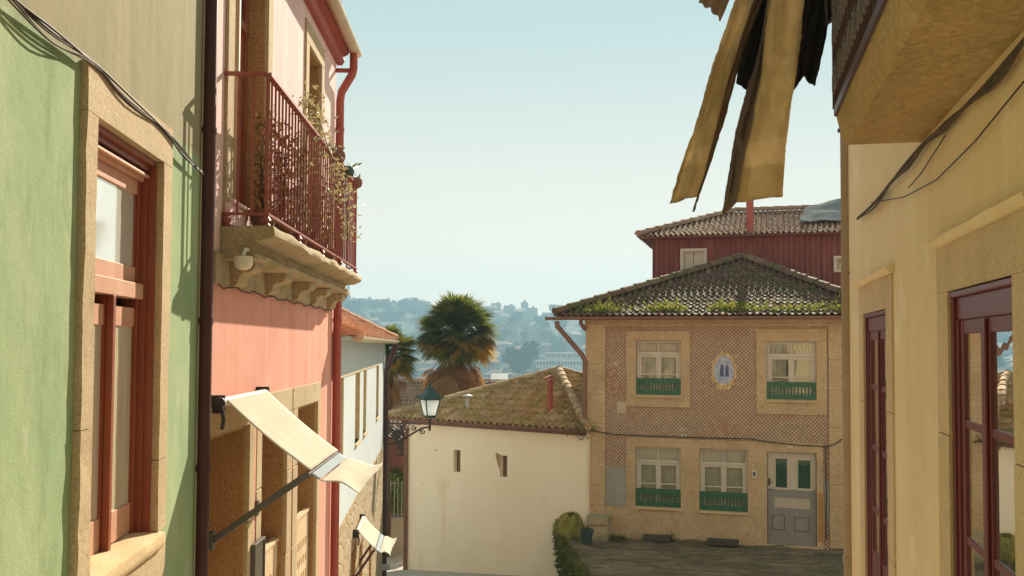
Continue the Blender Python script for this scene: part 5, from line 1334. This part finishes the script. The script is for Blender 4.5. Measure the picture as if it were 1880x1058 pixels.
cloth('hanging_garment', 'black sleeve hanging between the two tan towels', 'clothing',
      [[(1400, TOP, .16), (1384, 0, .16), (1366, 60, .16), (1352, 152, .16)], [(1424, TOP, .13), (1400, 0, .12), (1390, 70, .11), (1378, 171, .11)], [(1450, TOP, .16), (1417, 0, .16), (1404, 60, .16), (1396, 150, .17)]], [BLACKC], wob=.008, seed=3)
cloth('hanging_garment', 'black garment with a ragged hem hanging right of the wide tan towel', 'clothing',
      [[(1476, TOP, .10), (1476, 0, .10), (1462, 90, .10), (1455, 168, .10)], [(1490, TOP, .05), (1490, 0, .05), (1480, 90, .05), (1474, 140, .05)], [(1506, TOP, .06), (1512, 0, .06), (1505, 80, .05), (1494, 159, .05)], [(1522, TOP, .1), (1535, 0, .1), (1516, 60, .1), (1503, 126, .1)]], [BLACKC], wob=.01, seed=8)
cloth('hanging_garment', 'small black cloth bunched beside the iron balcony railing', 'clothing',
      [[(1506, TOP, .16), (1520, 0, .16), (1530, 20, .16), (1541, 52, .16)], [(1540, TOP, .10), (1545, 0, .10), (1550, 30, .10), (1556, 56, .10)], [(1560, TOP, .1), (1562, 0, .1), (1563, 20, .1), (1562, 46, .1)]], [BLACKC], wob=.006, seed=9)
cloth('hanging_cloth', 'beige cloth with only its bottom corner in view, far left end of the line', 'cloth',
      [[(1300, TOP, .03), (1296, -50, .03), (1284, 8, .03)], [(1330, TOP, 0), (1322, -40, 0), (1305, 16, 0)], [(1362, TOP, .04), (1352, -30, .04), (1322, 37, .04)]], [BEIGEC], n=10, seed=4)
lz = at(1450, TOP, LY).z
t = thing('clothes_line', 'rod and line held out from the yellow house balcony to carry the washing', 'clothes line', YW.P(b1, lz, oR))
m = MB(); L0 = at(1250, TOP, LY); L1 = YW.P(b1 - .02, lz, oR - .02); m.tube([V((L0.x, LY, lz)), V((1.30, LY, lz)), V((1.66, LY, lz)), V((1.72, 4.52, lz))], .009, 8); m.tube([V((L0.x, LY + .12, lz)), V((1.74, LY + .12, lz))], .006, 6); m.tube([V((L0.x, LY - .02, lz)), V((L0.x, LY + .14, lz))], .01, 6); m.obj('rod', DARKMET, t, smooth=True)
m = MB(); q_3 = at(1518, 43, LY); m.tube([q_3, V((1.66, 4.52, q_3.z - .01))], .010, 6); m.tube([q_3, V((q_3.x - .02, LY, lz))], .007, 6); m.obj('brace', DARKMET, t, smooth=True)
# ================================================================ behind the houses and the far hill
# house with the plain tiled roof beyond the palms
hy = 34.0
e0, e1, r0, r1 = at(690, 792, hy), at(962, 790, hy), at(690, 701, hy + 3.4), at(962, 700, hy + 3.4)
e1.z = e0.z; r1.z = r0.z
bk = thing('back_house', 'house with a plain brown tiled roof beyond the palm trees', 'house', V(((e0.x + e1.x) / 2, hy + 1, -7)))
m = MB(); roof_face(m, [e0, e1, r1, r0], .18, .29, .034, .03); off = V((0, 7, -1.6)); m.quad(r0, r1, r1 + V((0, 3.4, -1.4)), r0 + V((0, 3.4, -1.4)))
ridge(m, r0 + V((0, 0, .05)), r1 + V((0, 0, .05)), .12); m.obj('roof', TILE_H, bk)
m = MB(); m.box(((e0.x + e1.x) / 2, hy + 3.4, -9), abs(e1.x - e0.x) - .5, 6.2, e0.z + 9 - .06); m.obj('wall', surf('dull_red_wall', (.30, .10, .07), (.24, .08, .06), 2, .9, .1, 40, .3, 30, .01), bk)
c = at(917, 697, hy + 3.2); m = MB(); m.hexa([c + V((-.34, -.4, -.10)), c + V((.34, -.4, -.10)), c + V((.34, .3, .12)), c + V((-.34, .3, .12))], [c + V((-.34, -.4, .02)), c + V((.34, -.4, .02)), c + V((.34, .3, .24)), c + V((-.34, .3, .24))]); m.obj('skylight', ZINC, bk)
# the gap beside the white house
gy = 30.5
gw = Wall((at(690, 900, gy).x, gy), (1, .02))
m = MB(); m.panel(gw, -.5, 2.3, -8, at(720, 792, gy).z, [], -.2, 0); o = m.obj('red_garden_wall', surf('maroon_wall', (.17, .045, .035), (.26, .10, .07), 1.2, .9, .12, 40, .3, 30, .01, (.34, .17, .12), .6), None); tag(o, 'dark red wall with stains seen in the gap left of the cream house', 'wall')
gp = [at(x, y, gy - .4) for x, y in ((712, 775), (752, 790), (752, 836), (712, 792))]
t = thing('slatted_canopy', 'small slatted canopy above the garden gate in the gap', 'canopy', at(735, 835, gy - .4))
m = MB()
for k in range(7):
    u = k / 6; a = at(716 + 32 * 0, 788 + 3 * k, gy - .9 + .1 * k); p_ = at(724 - k * 1.2, 786 + 0 * k, gy - .3); 
    m.bar(at(717 + k * 4.6, 788, gy - .15), at(735 + k * 4.4, 832, gy - .75), .05, .03)
m.obj('slats', PANEL_D, t)
m = MB(); m.bar(at(714, 790, gy - .12), at(752, 790, gy - .12), .05, .05); m.bar(at(728, 836, gy - .75), at(758, 836, gy - .75), .05, .05); m.obj('canopy_frame', DARKMET, t)
fy = 28.6; fz0, fz1 = at(725, 955, fy).z, at(725, 884, fy).z
m = MB(); fW = Wall((at(696, 900, fy).x, fy), (1, .0)); m.panel(fW, -.6, 1.25, -8, fz0, [], -.22, 0); m.wbox(fW, -.6, 1.25, fz0, fz0 + .05, -.26, .03)
o = m.obj('garden_wall', surf('beige_garden_wall', (.52, .43, .31), (.46, .37, .26), 1.5, .9, .08, 50, .3, 40, .006, (.30, .23, .15), .6)); tag(o, 'low beige wall under the iron fence in the gap', 'wall')
t = thing('iron_fence', 'thin pale iron fence on the low wall in the gap', 'fence', fW.P(.4, fz0, -.1))
m = MB()
for i in range(14): a = -.35 + i * .115; m.tube([fW.P(a, fz0 + .05, -.1), fW.P(a, fz1 + (.1 if i % 4 == 0 else 0), -.1)], .011, 5)
for z in (fz0 + .15, fz1 - .08): m.bar(fW.P(-.5, z, -.1), fW.P(1.2, z, -.1), .03, .015)
m.obj('bars', ZINC, t)
for i, (x, y, s_, mt, lb) in enumerate(((716, 905, .42, LEAFB, 'bright yellow green shrub behind the iron fence, left of the two'), (737, 915, .40, LEAFB, 'bright yellow green shrub behind the iron fence, nearer the brown pipe'), (728, 885, .32, LEAFI, 'dark climbing plant above the bright shrubs in the gap'))):
    c = at(x, y, 29.5 + .2 * i); t = thing('garden_shrub', lb, 'shrub', V((c.x, c.y, -6.3))); m = MB()
    for k in range(900):
        d = V([random.gauss(0, 1) for _ in range(3)]).normalized() * s_ * random.uniform(.3, 1) ** .5; d.z *= 1.6
        m.leaf(c + d, V([random.gauss(0, 1) for _ in range(3)]), V([random.gauss(0, 1) for _ in range(3)]), random.uniform(.06, .12), .05, fold=.006)
    m.obj('foliage', mt, t, recalc=False); m = MB(); m.tube([V((c.x, c.y, -6.4)), c], .03, 6); m.obj('stem', TRUNK, t)
# cctv box on the blue house foot
c = at(703, 1047, 21.4); m = MB(); m.box(c, .3, .12, .12, .4); o = m.obj('wall_box', ZINC, bevel=.01); tag(o, 'small grey box fixed low on the far corner of the blue house', 'box')

# ---------------------------------------------------------------- palms
def palm(label, c, R, base_z, n_green, n_dead, ylw, seed, dead_len=1.0, leafs=30):
    rnd = random.Random(seed); t = thing('palm_tree', label, 'tree', V((c.x, c.y, base_z)))
    m = MB(); pts = [V((c.x + .05 * math.sin(k), c.y, base_z + (c.z - base_z + .1) * k / 8)) for k in range(9)]; m.tube(pts, [.16, .15, .15, .15, .16, .17, .19, .20, .12], 12); m.obj('trunk', TRUNK, t, smooth=True)
    parts = {'crown': (MB(), PALMG), 'yellow_fronds': (MB(), PALMY), 'dead_skirt': (MB(), PALMD)}
    def frond(mb, az, el, pl, fr, droop,  nl=leafs, spread=2.5, wk=1.0, low=0.0):
        d = V((math.cos(az) * math.cos(el), math.sin(az) * math.cos(el), math.sin(el))); side = V((-math.sin(az), math.cos(az), 0)); u = side.cross(d) * -1
        if u.z < 0 and el < 1.4: u = -u
        p0 = c + V((0, 0, .12 * math.sin(el) - low)) + d * .05; hub = p0 + d * pl + V((0, 0, -droop * pl * .25))
        mb.tube([p0, p0 + d * pl * .5 + V((0, 0, -droop * pl * .06)), hub], [.016, .012, .009], 4, cap=False)
        d2 = (d + V((0, 0, -droop * .5))).normalized(); s2 = side; n2 = s2.cross(d2).normalized(); roll = rnd.gauss(0, .35)
        s3 = (s2 * math.cos(roll) + n2 * math.sin(roll)); n3 = d2.cross(s3)
        for i in range(nl):
            th_ = (i / (nl - 1) - .5) * spread + rnd.gauss(0, .03)
            ld = (d2 * math.cos(th_) + s3 * math.sin(th_) + n3 * (.10 * abs(th_))).normalized(); L = fr * (1 - .22 * abs(th_) / 1.25) * rnd.uniform(.86, 1.08)
            mid = hub + ld * L * .6; tip = hub + ld * L + V((0, 0, -(.10 + droop * .22) * L)); w = .036 * fr / .6 * wk
            sd = ld.cross(n3).normalized() * w / 2
            mb.add([hub, mid + sd, tip, mid - sd, mid + n3 * .008], [(0, 1, 4), (0, 4, 3), (1, 2, 4), (4, 2, 3)])
    for i in range(n_green):
        az = rnd.uniform(0, 2 * math.pi); v = rnd.random(); el = math.asin(min(1, max(-1, 1.0 - 1.36 * v)))
        if rnd.random() < .2: el = rnd.uniform(.9, 1.5)
        yel = v > .66 and rnd.random() < ylw * (1 + .9 * math.cos(az + .3))
        frond(parts['yellow_fronds' if yel else 'crown'][0], az, el, R * rnd.uniform(.36, .52) * (1 - .18 * v), R * rnd.uniform(.44, .58) * (1.02 - .22 * v), .3 + .45 * v, wk=.85)
    for i in range(n_dead):
        az = rnd.uniform(0, 2 * math.pi); el = rnd.uniform(-1.5, -.72)
        k = MB(); cc = c.copy(); frond(parts['dead_skirt'][0], az, el, R * rnd.uniform(.22, .48) * dead_len, R * rnd.uniform(.34, .62), rnd.uniform(.4, 1.1), 20, rnd.uniform(.9, 1.9), .6, low=rnd.uniform(.0, .6) * dead_len * .8)
    for k, (mb, mt) in parts.items():
        if mb.f: mb.obj(k, mt, t, recalc=False)
    return t
cp = at(839, 624, 31.0)
palm('full fan palm with a brown skirt of dead fronds, right behind the mossy roof', cp, 1.72, -6.3, 225, 190, .42, 5, 1.3)
cp2 = at(709, 662, 28.0)
palm('fan palm half hidden by the blue house, with yellow lower fronds', cp2, 1.22, -6.3, 130, 22, .32, 9, .8)

# ---------------------------------------------------------------- ground: street, valley and far hill in one sheet
def sm(a, b, t): t = min(1, max(0, (t - a) / (b - a))); return t * t * (3 - 2 * t)
KN = [(-60, -.2), (-8, -.2), (26, -6.3), (40, -6.8), (60, -15), (150, -48), (300, -76), (430, -76), (560, -36), (700, -16), (850, 6), (1000, 27), (1075, 34), (1180, 30), (1500, 10)]
def land(x, y):
    if y <= 26: return gz(y) - .0
    for (y0, z0), (y1, z1) in zip(KN, KN[1:]):
        if y0 <= y <= y1:
            t = (y - y0) / (y1 - y0); z = z0 + (z1 - z0) * t; break
    else: z = 10
    if y > 430:
        u = x / y; k = sm(430, 1050, y)
        z += k * (15 * sm(.02, -.22, u) + 5 * sm(.02, .15, u) + 3.5 * noise.noise(V((x * .006, y * .006, 2)))) + 3 * k * noise.noise(V((x * .02, y * .02, 7)))
    return z
ys = [-60, -30, -15, -8, -4, 0, 4, 8, 12, 16, 20, 24, 26, 30, 35, 40, 50, 60, 80, 110, 150, 200, 250, 300, 360] + [430 + 16 * i for i in range(48)] + [1250, 1350, 1500]
NX = 90; m = MB()
for y in ys:
    for i in range(NX + 1):
        s_ = (i / NX - .5) * 2; x = (60 + max(0, y) * .55) * (s_ * .35 + .65 * s_ ** 3); m.v.append(V((x, y, land(x, y))))
for j in range(len(ys) - 1):
    for i in range(NX): m.f.append([j * (NX + 1) + i, j * (NX + 1) + i + 1, (j + 1) * (NX + 1) + i + 1, (j + 1) * (NX + 1) + i]); m.mi.append(1 if ys[j] < 36 else 0)
struct(m.obj('ground', [LAND, SETTS], smooth=True, recalc=False))

# far houses
def far_proto(w, d, h, kind):
    m = MB(); m.box((0, 0, -6), w, d, h + 6)
    if kind == 0: m.hexa([V((-w / 2 - .5, -d / 2 - .5, h)), V((w / 2 + .5, -d / 2 - .5, h)), V((w / 2 + .5, d / 2 + .5, h)), V((-w / 2 - .5, d / 2 + .5, h))], [V((-w / 2 + 2, -.2, h + d * .22)), V((w / 2 - 2, -.2, h + d * .22)), V((w / 2 - 2, .2, h + d * .22)), V((-w / 2 + 2, .2, h + d * .22))], mi=1)
    elif kind == 1: m.hexa([V((-w / 2 - .4, -d / 2 - .4, h)), V((w / 2 + .4, -d / 2 - .4, h)), V((w / 2 + .4, d / 2 + .4, h)), V((-w / 2 - .4, d / 2 + .4, h))], [V((-w / 2 - .4, -.2, h + d * .25)), V((w / 2 + .4, -.2, h + d * .25)), V((w / 2 + .4, .2, h + d * .25)), V((-w / 2 - .4, .2, h + d * .25))], mi=1)
    else: m.box((0, 0, h + .002), w - .6, d - .6, .5); m.box((w * .2, 0, h + .5), 2.4, 2.4, 2.0)
    return m
protos = [far_proto(*a) for a in ((11, 9, 7, 0), (15, 10, 9, 0), (9, 9, 10, 1), (18, 11, 12, 2), (12, 10, 15, 2), (24, 10, 8, 1))]
first = {}
rnd = random.Random(4)
placed = []
def far_house(k, x, y, rz, s_=1.0, dz=0.0, label='hazy distant house among the trees of the far hillside', group='houses on the far hillside'):
    if k not in first:
        o = protos[k].obj('hillside_house', [FARWALL, FARROOF]); first[k] = o
        o['dz'] = o.location.z
    else:
        o = first[k].copy(); COL.objects.link(o)
    o.location = V((x, y, land(x, y) - 6 * s_ + dz + 1.0)); o.rotation_euler = (0, 0, rz); o.scale = (s_, s_, s_)
    del_ = 'dz' in o
    if del_: del o['dz']
    return tag(o, label, 'house', group)
tries = 0
while len(placed) < 135 and tries < 6000:
    tries += 1
    y = 520 + 530 * rnd.random() ** .8; u = rnd.uniform(-.225, .125); x = u * y
    px_x = 940 + 1700 * u
    if noise.noise(V((x * .008, y * .012, 5))) < -.18: continue
    if u < -.085 and y > 850: continue
    if any((x - a) ** 2 + (y - b) ** 2 < 17 ** 2 for a, b in placed): continue
    placed.append((x, y)); far_house(rnd.choice((0, 0, 1, 1, 2, 2, 3, 4, 5)), x, y, rnd.gauss(0, .35), rnd.uniform(.75, 1.15))
# terraced pale building and its neighbours low on the hill
t = thing('terraced_building', 'long pale building stepped in tiers low on the far hillside', 'building', at(1015, 700, 600))
m = MB()
for k, (x0, x1, y0, y1) in enumerate(((956, 1085, 720, 684), (985, 1090, 684, 662), (1002, 1095, 664, 648))):
    p_, q_2 = at(x0, y0, 590 + k * 12), at(x1, y1, 590 + k * 12); m.box(((p_.x + q_2.x) / 2, 596 + k * 12, p_.z - 2), q_2.x - p_.x, 12, q_2.z - p_.z + 2)
m.obj('wall', surf('far_pale_wall', (.60, .58, .52), None, .3, .9, 0, 50, 0), t)
for k, (x0, x1, y0, y1) in enumerate(((956, 1085, 716, 684), (985, 1090, 684, 662), (1002, 1095, 664, 648))):
    n = int((x1 - x0) / 5.6)
    for r_ in range(2 if k == 0 else 1):
        for i in range(n):
            p_ = at(x0 + 2.5 + i * 5.6, y1 + 8 + r_ * 12, 589.6 + k * 12); m = MB(); m.box((p_.x, p_.y + .25, p_.z), 1.0, .5, 2.2); m.obj('window', FARWIN, t)
p_ = at(963, 571, 1068); t = thing('water_tower', 'square pale tower standing on the skyline of the far hill', 'tower', p_ - V((0, 0, 8)))
m = MB(); m.box(p_ - V((0, 0, 9)), 8.2, 8.2, 16.5); m.box(p_ + V((0, 0, 7.5)), 9.2, 9.2, 1.2); m.obj('shaft', FARWALL, t)
m = MB(); m.hexa([p_ + V((x * 4, y * 4, 8.7)) for x, y in ((-1, -1), (1, -1), (1, 1), (-1, 1))], [p_ + V((x * 1.2, y * 1.2, 11.5)) for x, y in ((-1, -1), (1, -1), (1, 1), (-1, 1))]); m.box(p_ + V((0, 0, 11.5)), 1.6, 1.6, 1.6); m.obj('cap', FARROOF, t)
m = MB(); m.box(p_ + V((7, 0, -9)), 9, 8, 9); m.box(p_ + V((-6, 0, -9)), 6, 8, 6); m.obj('annex', FARWALL, t)
p_ = at(639, 560, 1090); t = thing('tall_tower', 'very tall thin pale tower beyond the wooded skyline on the left', 'tower', p_ - V((0, 0, 6)))
m = MB(); m.box(p_ - V((0, 0, 8)), 3.6, 3.6, 52); m.box(p_ + V((0, 0, 44)), 4.4, 4.4, 1.5); m.obj('shaft', surf('far_concrete', (.45, .45, .43), None, .3, .9, 0, 50, 0), t)
p_ = at(768, 568, 1075); t = thing('tower_crane', 'small tower crane on the skyline left of the big palm', 'crane', p_ - V((0, 0, 4)))
m = MB(); m.box(p_ - V((0, 0, 5)), .8, .8, 13); m.bar(p_ + V((-6, 0, 7.2)), p_ + V((8, 0, 7.6)), .6, .7); m.box(p_ + V((-6, 0, 6.3)), 1.4, 1, 1.2); m.bar(p_ + V((0, 0, 8)), p_ + V((0, 0, 10.5)), .4, .4); m.obj('mast', GREYARM, t)
# far trees
def tree_proto(h, w, n, seed):
    r2 = random.Random(seed); m = MB(); m.tube([V((0, 0, -2)), V((0, 0, h * .5))], .25, 5)
    cl = [V((r2.gauss(0, w * .24), r2.gauss(0, w * .24), h * r2.uniform(.35, .88))) for _ in range(9)]
    for i in range(n):
        c_ = r2.choice(cl); d = V([r2.gauss(0, 1) for _ in range(3)]).normalized(); q_4 = c_ + d * w * .22 * r2.uniform(.5, 1.05)
        m.leaf(q_4, d + V([r2.gauss(0, .8) for _ in range(3)]), V([r2.gauss(0, 1) for _ in range(3)]), w * r2.uniform(.10, .2), w * .12, fold=.05)
    return m
tps = [tree_proto(9, 8, 420, 1), tree_proto(12, 7, 420, 2), tree_proto(7, 9, 420, 3), tree_proto(14, 11, 600, 4)]; tf = {}
def far_tree(k, x, y, s_, label, group):
    if k not in tf: o = tps[k].obj('hillside_tree', FARTREE, recalc=False); tf[k] = o
    else: o = tf[k].copy(); COL.objects.link(o)
    o.location = V((x, y, land(x, y) - 2.2)); o.rotation_euler = (0, 0, rnd.uniform(0, 6.28)); o.scale = (s_, s_, s_ * rnd.uniform(.85, 1.15))
    return tag(o, label, 'tree', group)
for i in range(72):
    u = rnd.uniform(-.225, .12); y = rnd.uniform(1040, 1085); 
    far_tree(rnd.choice((0, 1, 2, 2)), u * y, y, rnd.uniform(.6, .95) * (1.0 if u > -.09 else 1.15), 'hazy tree on the skyline of the far hill', 'trees along the far skyline')
cnt = 0
while cnt < 150:
    y = rnd.uniform(520, 1040); u = rnd.uniform(-.225, .125); x = u * y
    dense = .3 if u > -.08 else -.5
    if noise.noise(V((x * .008, y * .012, 5))) > dense and rnd.random() < .7: continue
    cnt += 1; far_tree(rnd.choice((0, 1, 2, 3)), x, y, rnd.uniform(.7, 1.25), 'hazy dark tree among the houses of the far hillside', 'trees on the far hillside')
for i in range(72):
    u = rnd.uniform(-.215, -.075); y = rnd.uniform(905, 1050)
    far_tree(rnd.choice((0, 2, 2, 3)), u * y, y, rnd.uniform(.7, 1.05), 'hazy tree of the dark wood covering the left part of the far hill', 'trees of the hilltop wood')
for x, y, s_ in ((952, 690, 1.35), (966, 684, 1.5), (944, 676, 1.1)):
    p_ = at(x, y, 575); o = far_tree(3, p_.x, 575, s_, 'big dark tree clump left of the stepped pale building', 'dark trees beside the stepped building'); o.location.z = p_.z - 6

# ---------------------------------------------------------------- haze, sky, sun, camera
HZ = 0.00073
m = MB(); m.box((0, 720, -80), 2000, 1620, 190)
t = NT('haze_air'); t.t.links.new(t.n('VolumePrincipled', Color=(.37, .62, .80), Density=HZ, Anisotropy=.2).outputs[0], t.out.inputs[1]); hz = m.obj('haze', t.m); struct(hz, 'stuff')
SUN_AZ, SUN_EL = R_(17.0), R_(28.0)
w = bpy.data.worlds.new('World'); sc.world = w; w.use_nodes = True; nt = w.node_tree; bg = nt.nodes['Background']
sky = nt.nodes.new('ShaderNodeTexSky'); sky.sky_type = 'NISHITA'; sky.sun_disc = False; sky.sun_elevation = SUN_EL; sky.sun_rotation = SUN_AZ; sky.altitude = 0; sky.air_density = 1.0; sky.dust_density = .0; sky.ozone_density = 1.0
gm = nt.nodes.new('ShaderNodeGamma'); gm.inputs[1].default_value = SKY_G; tn = nt.nodes.new('ShaderNodeMix'); tn.data_type = 'RGBA'; tn.blend_type = 'MULTIPLY'; tn.inputs[0].default_value = 1
# warmer, whiter air towards the horizon, by elevation of the sky
tc = nt.nodes.new('ShaderNodeTexCoord'); sp = nt.nodes.new('ShaderNodeSeparateXYZ'); mr = nt.nodes.new('ShaderNodeMapRange'); mr.interpolation_type = 'SMOOTHSTEP'
mr.inputs['From Min'].default_value = -.05; mr.inputs['From Max'].default_value = .42
el = nt.nodes.new('ShaderNodeMix'); el.data_type = 'RGBA'; el.inputs[6].default_value = (*SKY_LO, 1); el.inputs[7].default_value = (*SKY_HI, 1)
nt.links.new(tc.outputs['Generated'], sp.inputs[0]); nt.links.new(sp.outputs[2], mr.inputs[0]); nt.links.new(mr.outputs[0], el.inputs[0]); nt.links.new(el.outputs[2], tn.inputs[7])
nt.links.new(sky.outputs[0], gm.inputs[0]); nt.links.new(gm.outputs[0], tn.inputs[6]); nt.links.new(tn.outputs[2], bg.inputs[0]); bg.inputs[1].default_value = SKY_S
sd = bpy.data.lights.new('sun', 'SUN'); sd.energy = SUN_S; sd.angle = R_(.5); sd.color = (1, .87, .68)
so = bpy.data.objects.new('sun', sd); COL.objects.link(so)
sv = V((math.sin(SUN_AZ) * math.cos(SUN_EL), math.cos(SUN_AZ) * math.cos(SUN_EL), math.sin(SUN_EL))); so.rotation_euler = sv.to_track_quat('Z', 'Y').to_euler(); so.location = (6, 10, 20)
cd = bpy.data.cameras.new('camera'); cam = bpy.data.objects.new('camera', cd); COL.objects.link(cam); sc.camera = cam
cd.sensor_width = 36; cd.lens = 36 * F / 1880; cd.shift_y = (CY - 529) / 1880; cd.clip_end = 5000; cd.clip_start = .05
Mx = Matrix((rt, up, -fw)).transposed().to_4x4(); cam.matrix_world = Mx
vs = sc.view_settings; vs.view_transform = 'Standard'; vs.look = 'None'; vs.gamma = 1; vs.exposure = EXPO
sc.cycles.max_bounces = 10; sc.cycles.diffuse_bounces = 5; sc.cycles.transparent_max_bounces = 12; sc.cycles.volume_bounces = 0
sc.cycles.use_denoising = True; sc.cycles.sample_clamp_indirect = 8
sc.cycles.caustics_reflective = False; sc.cycles.caustics_refractive = False
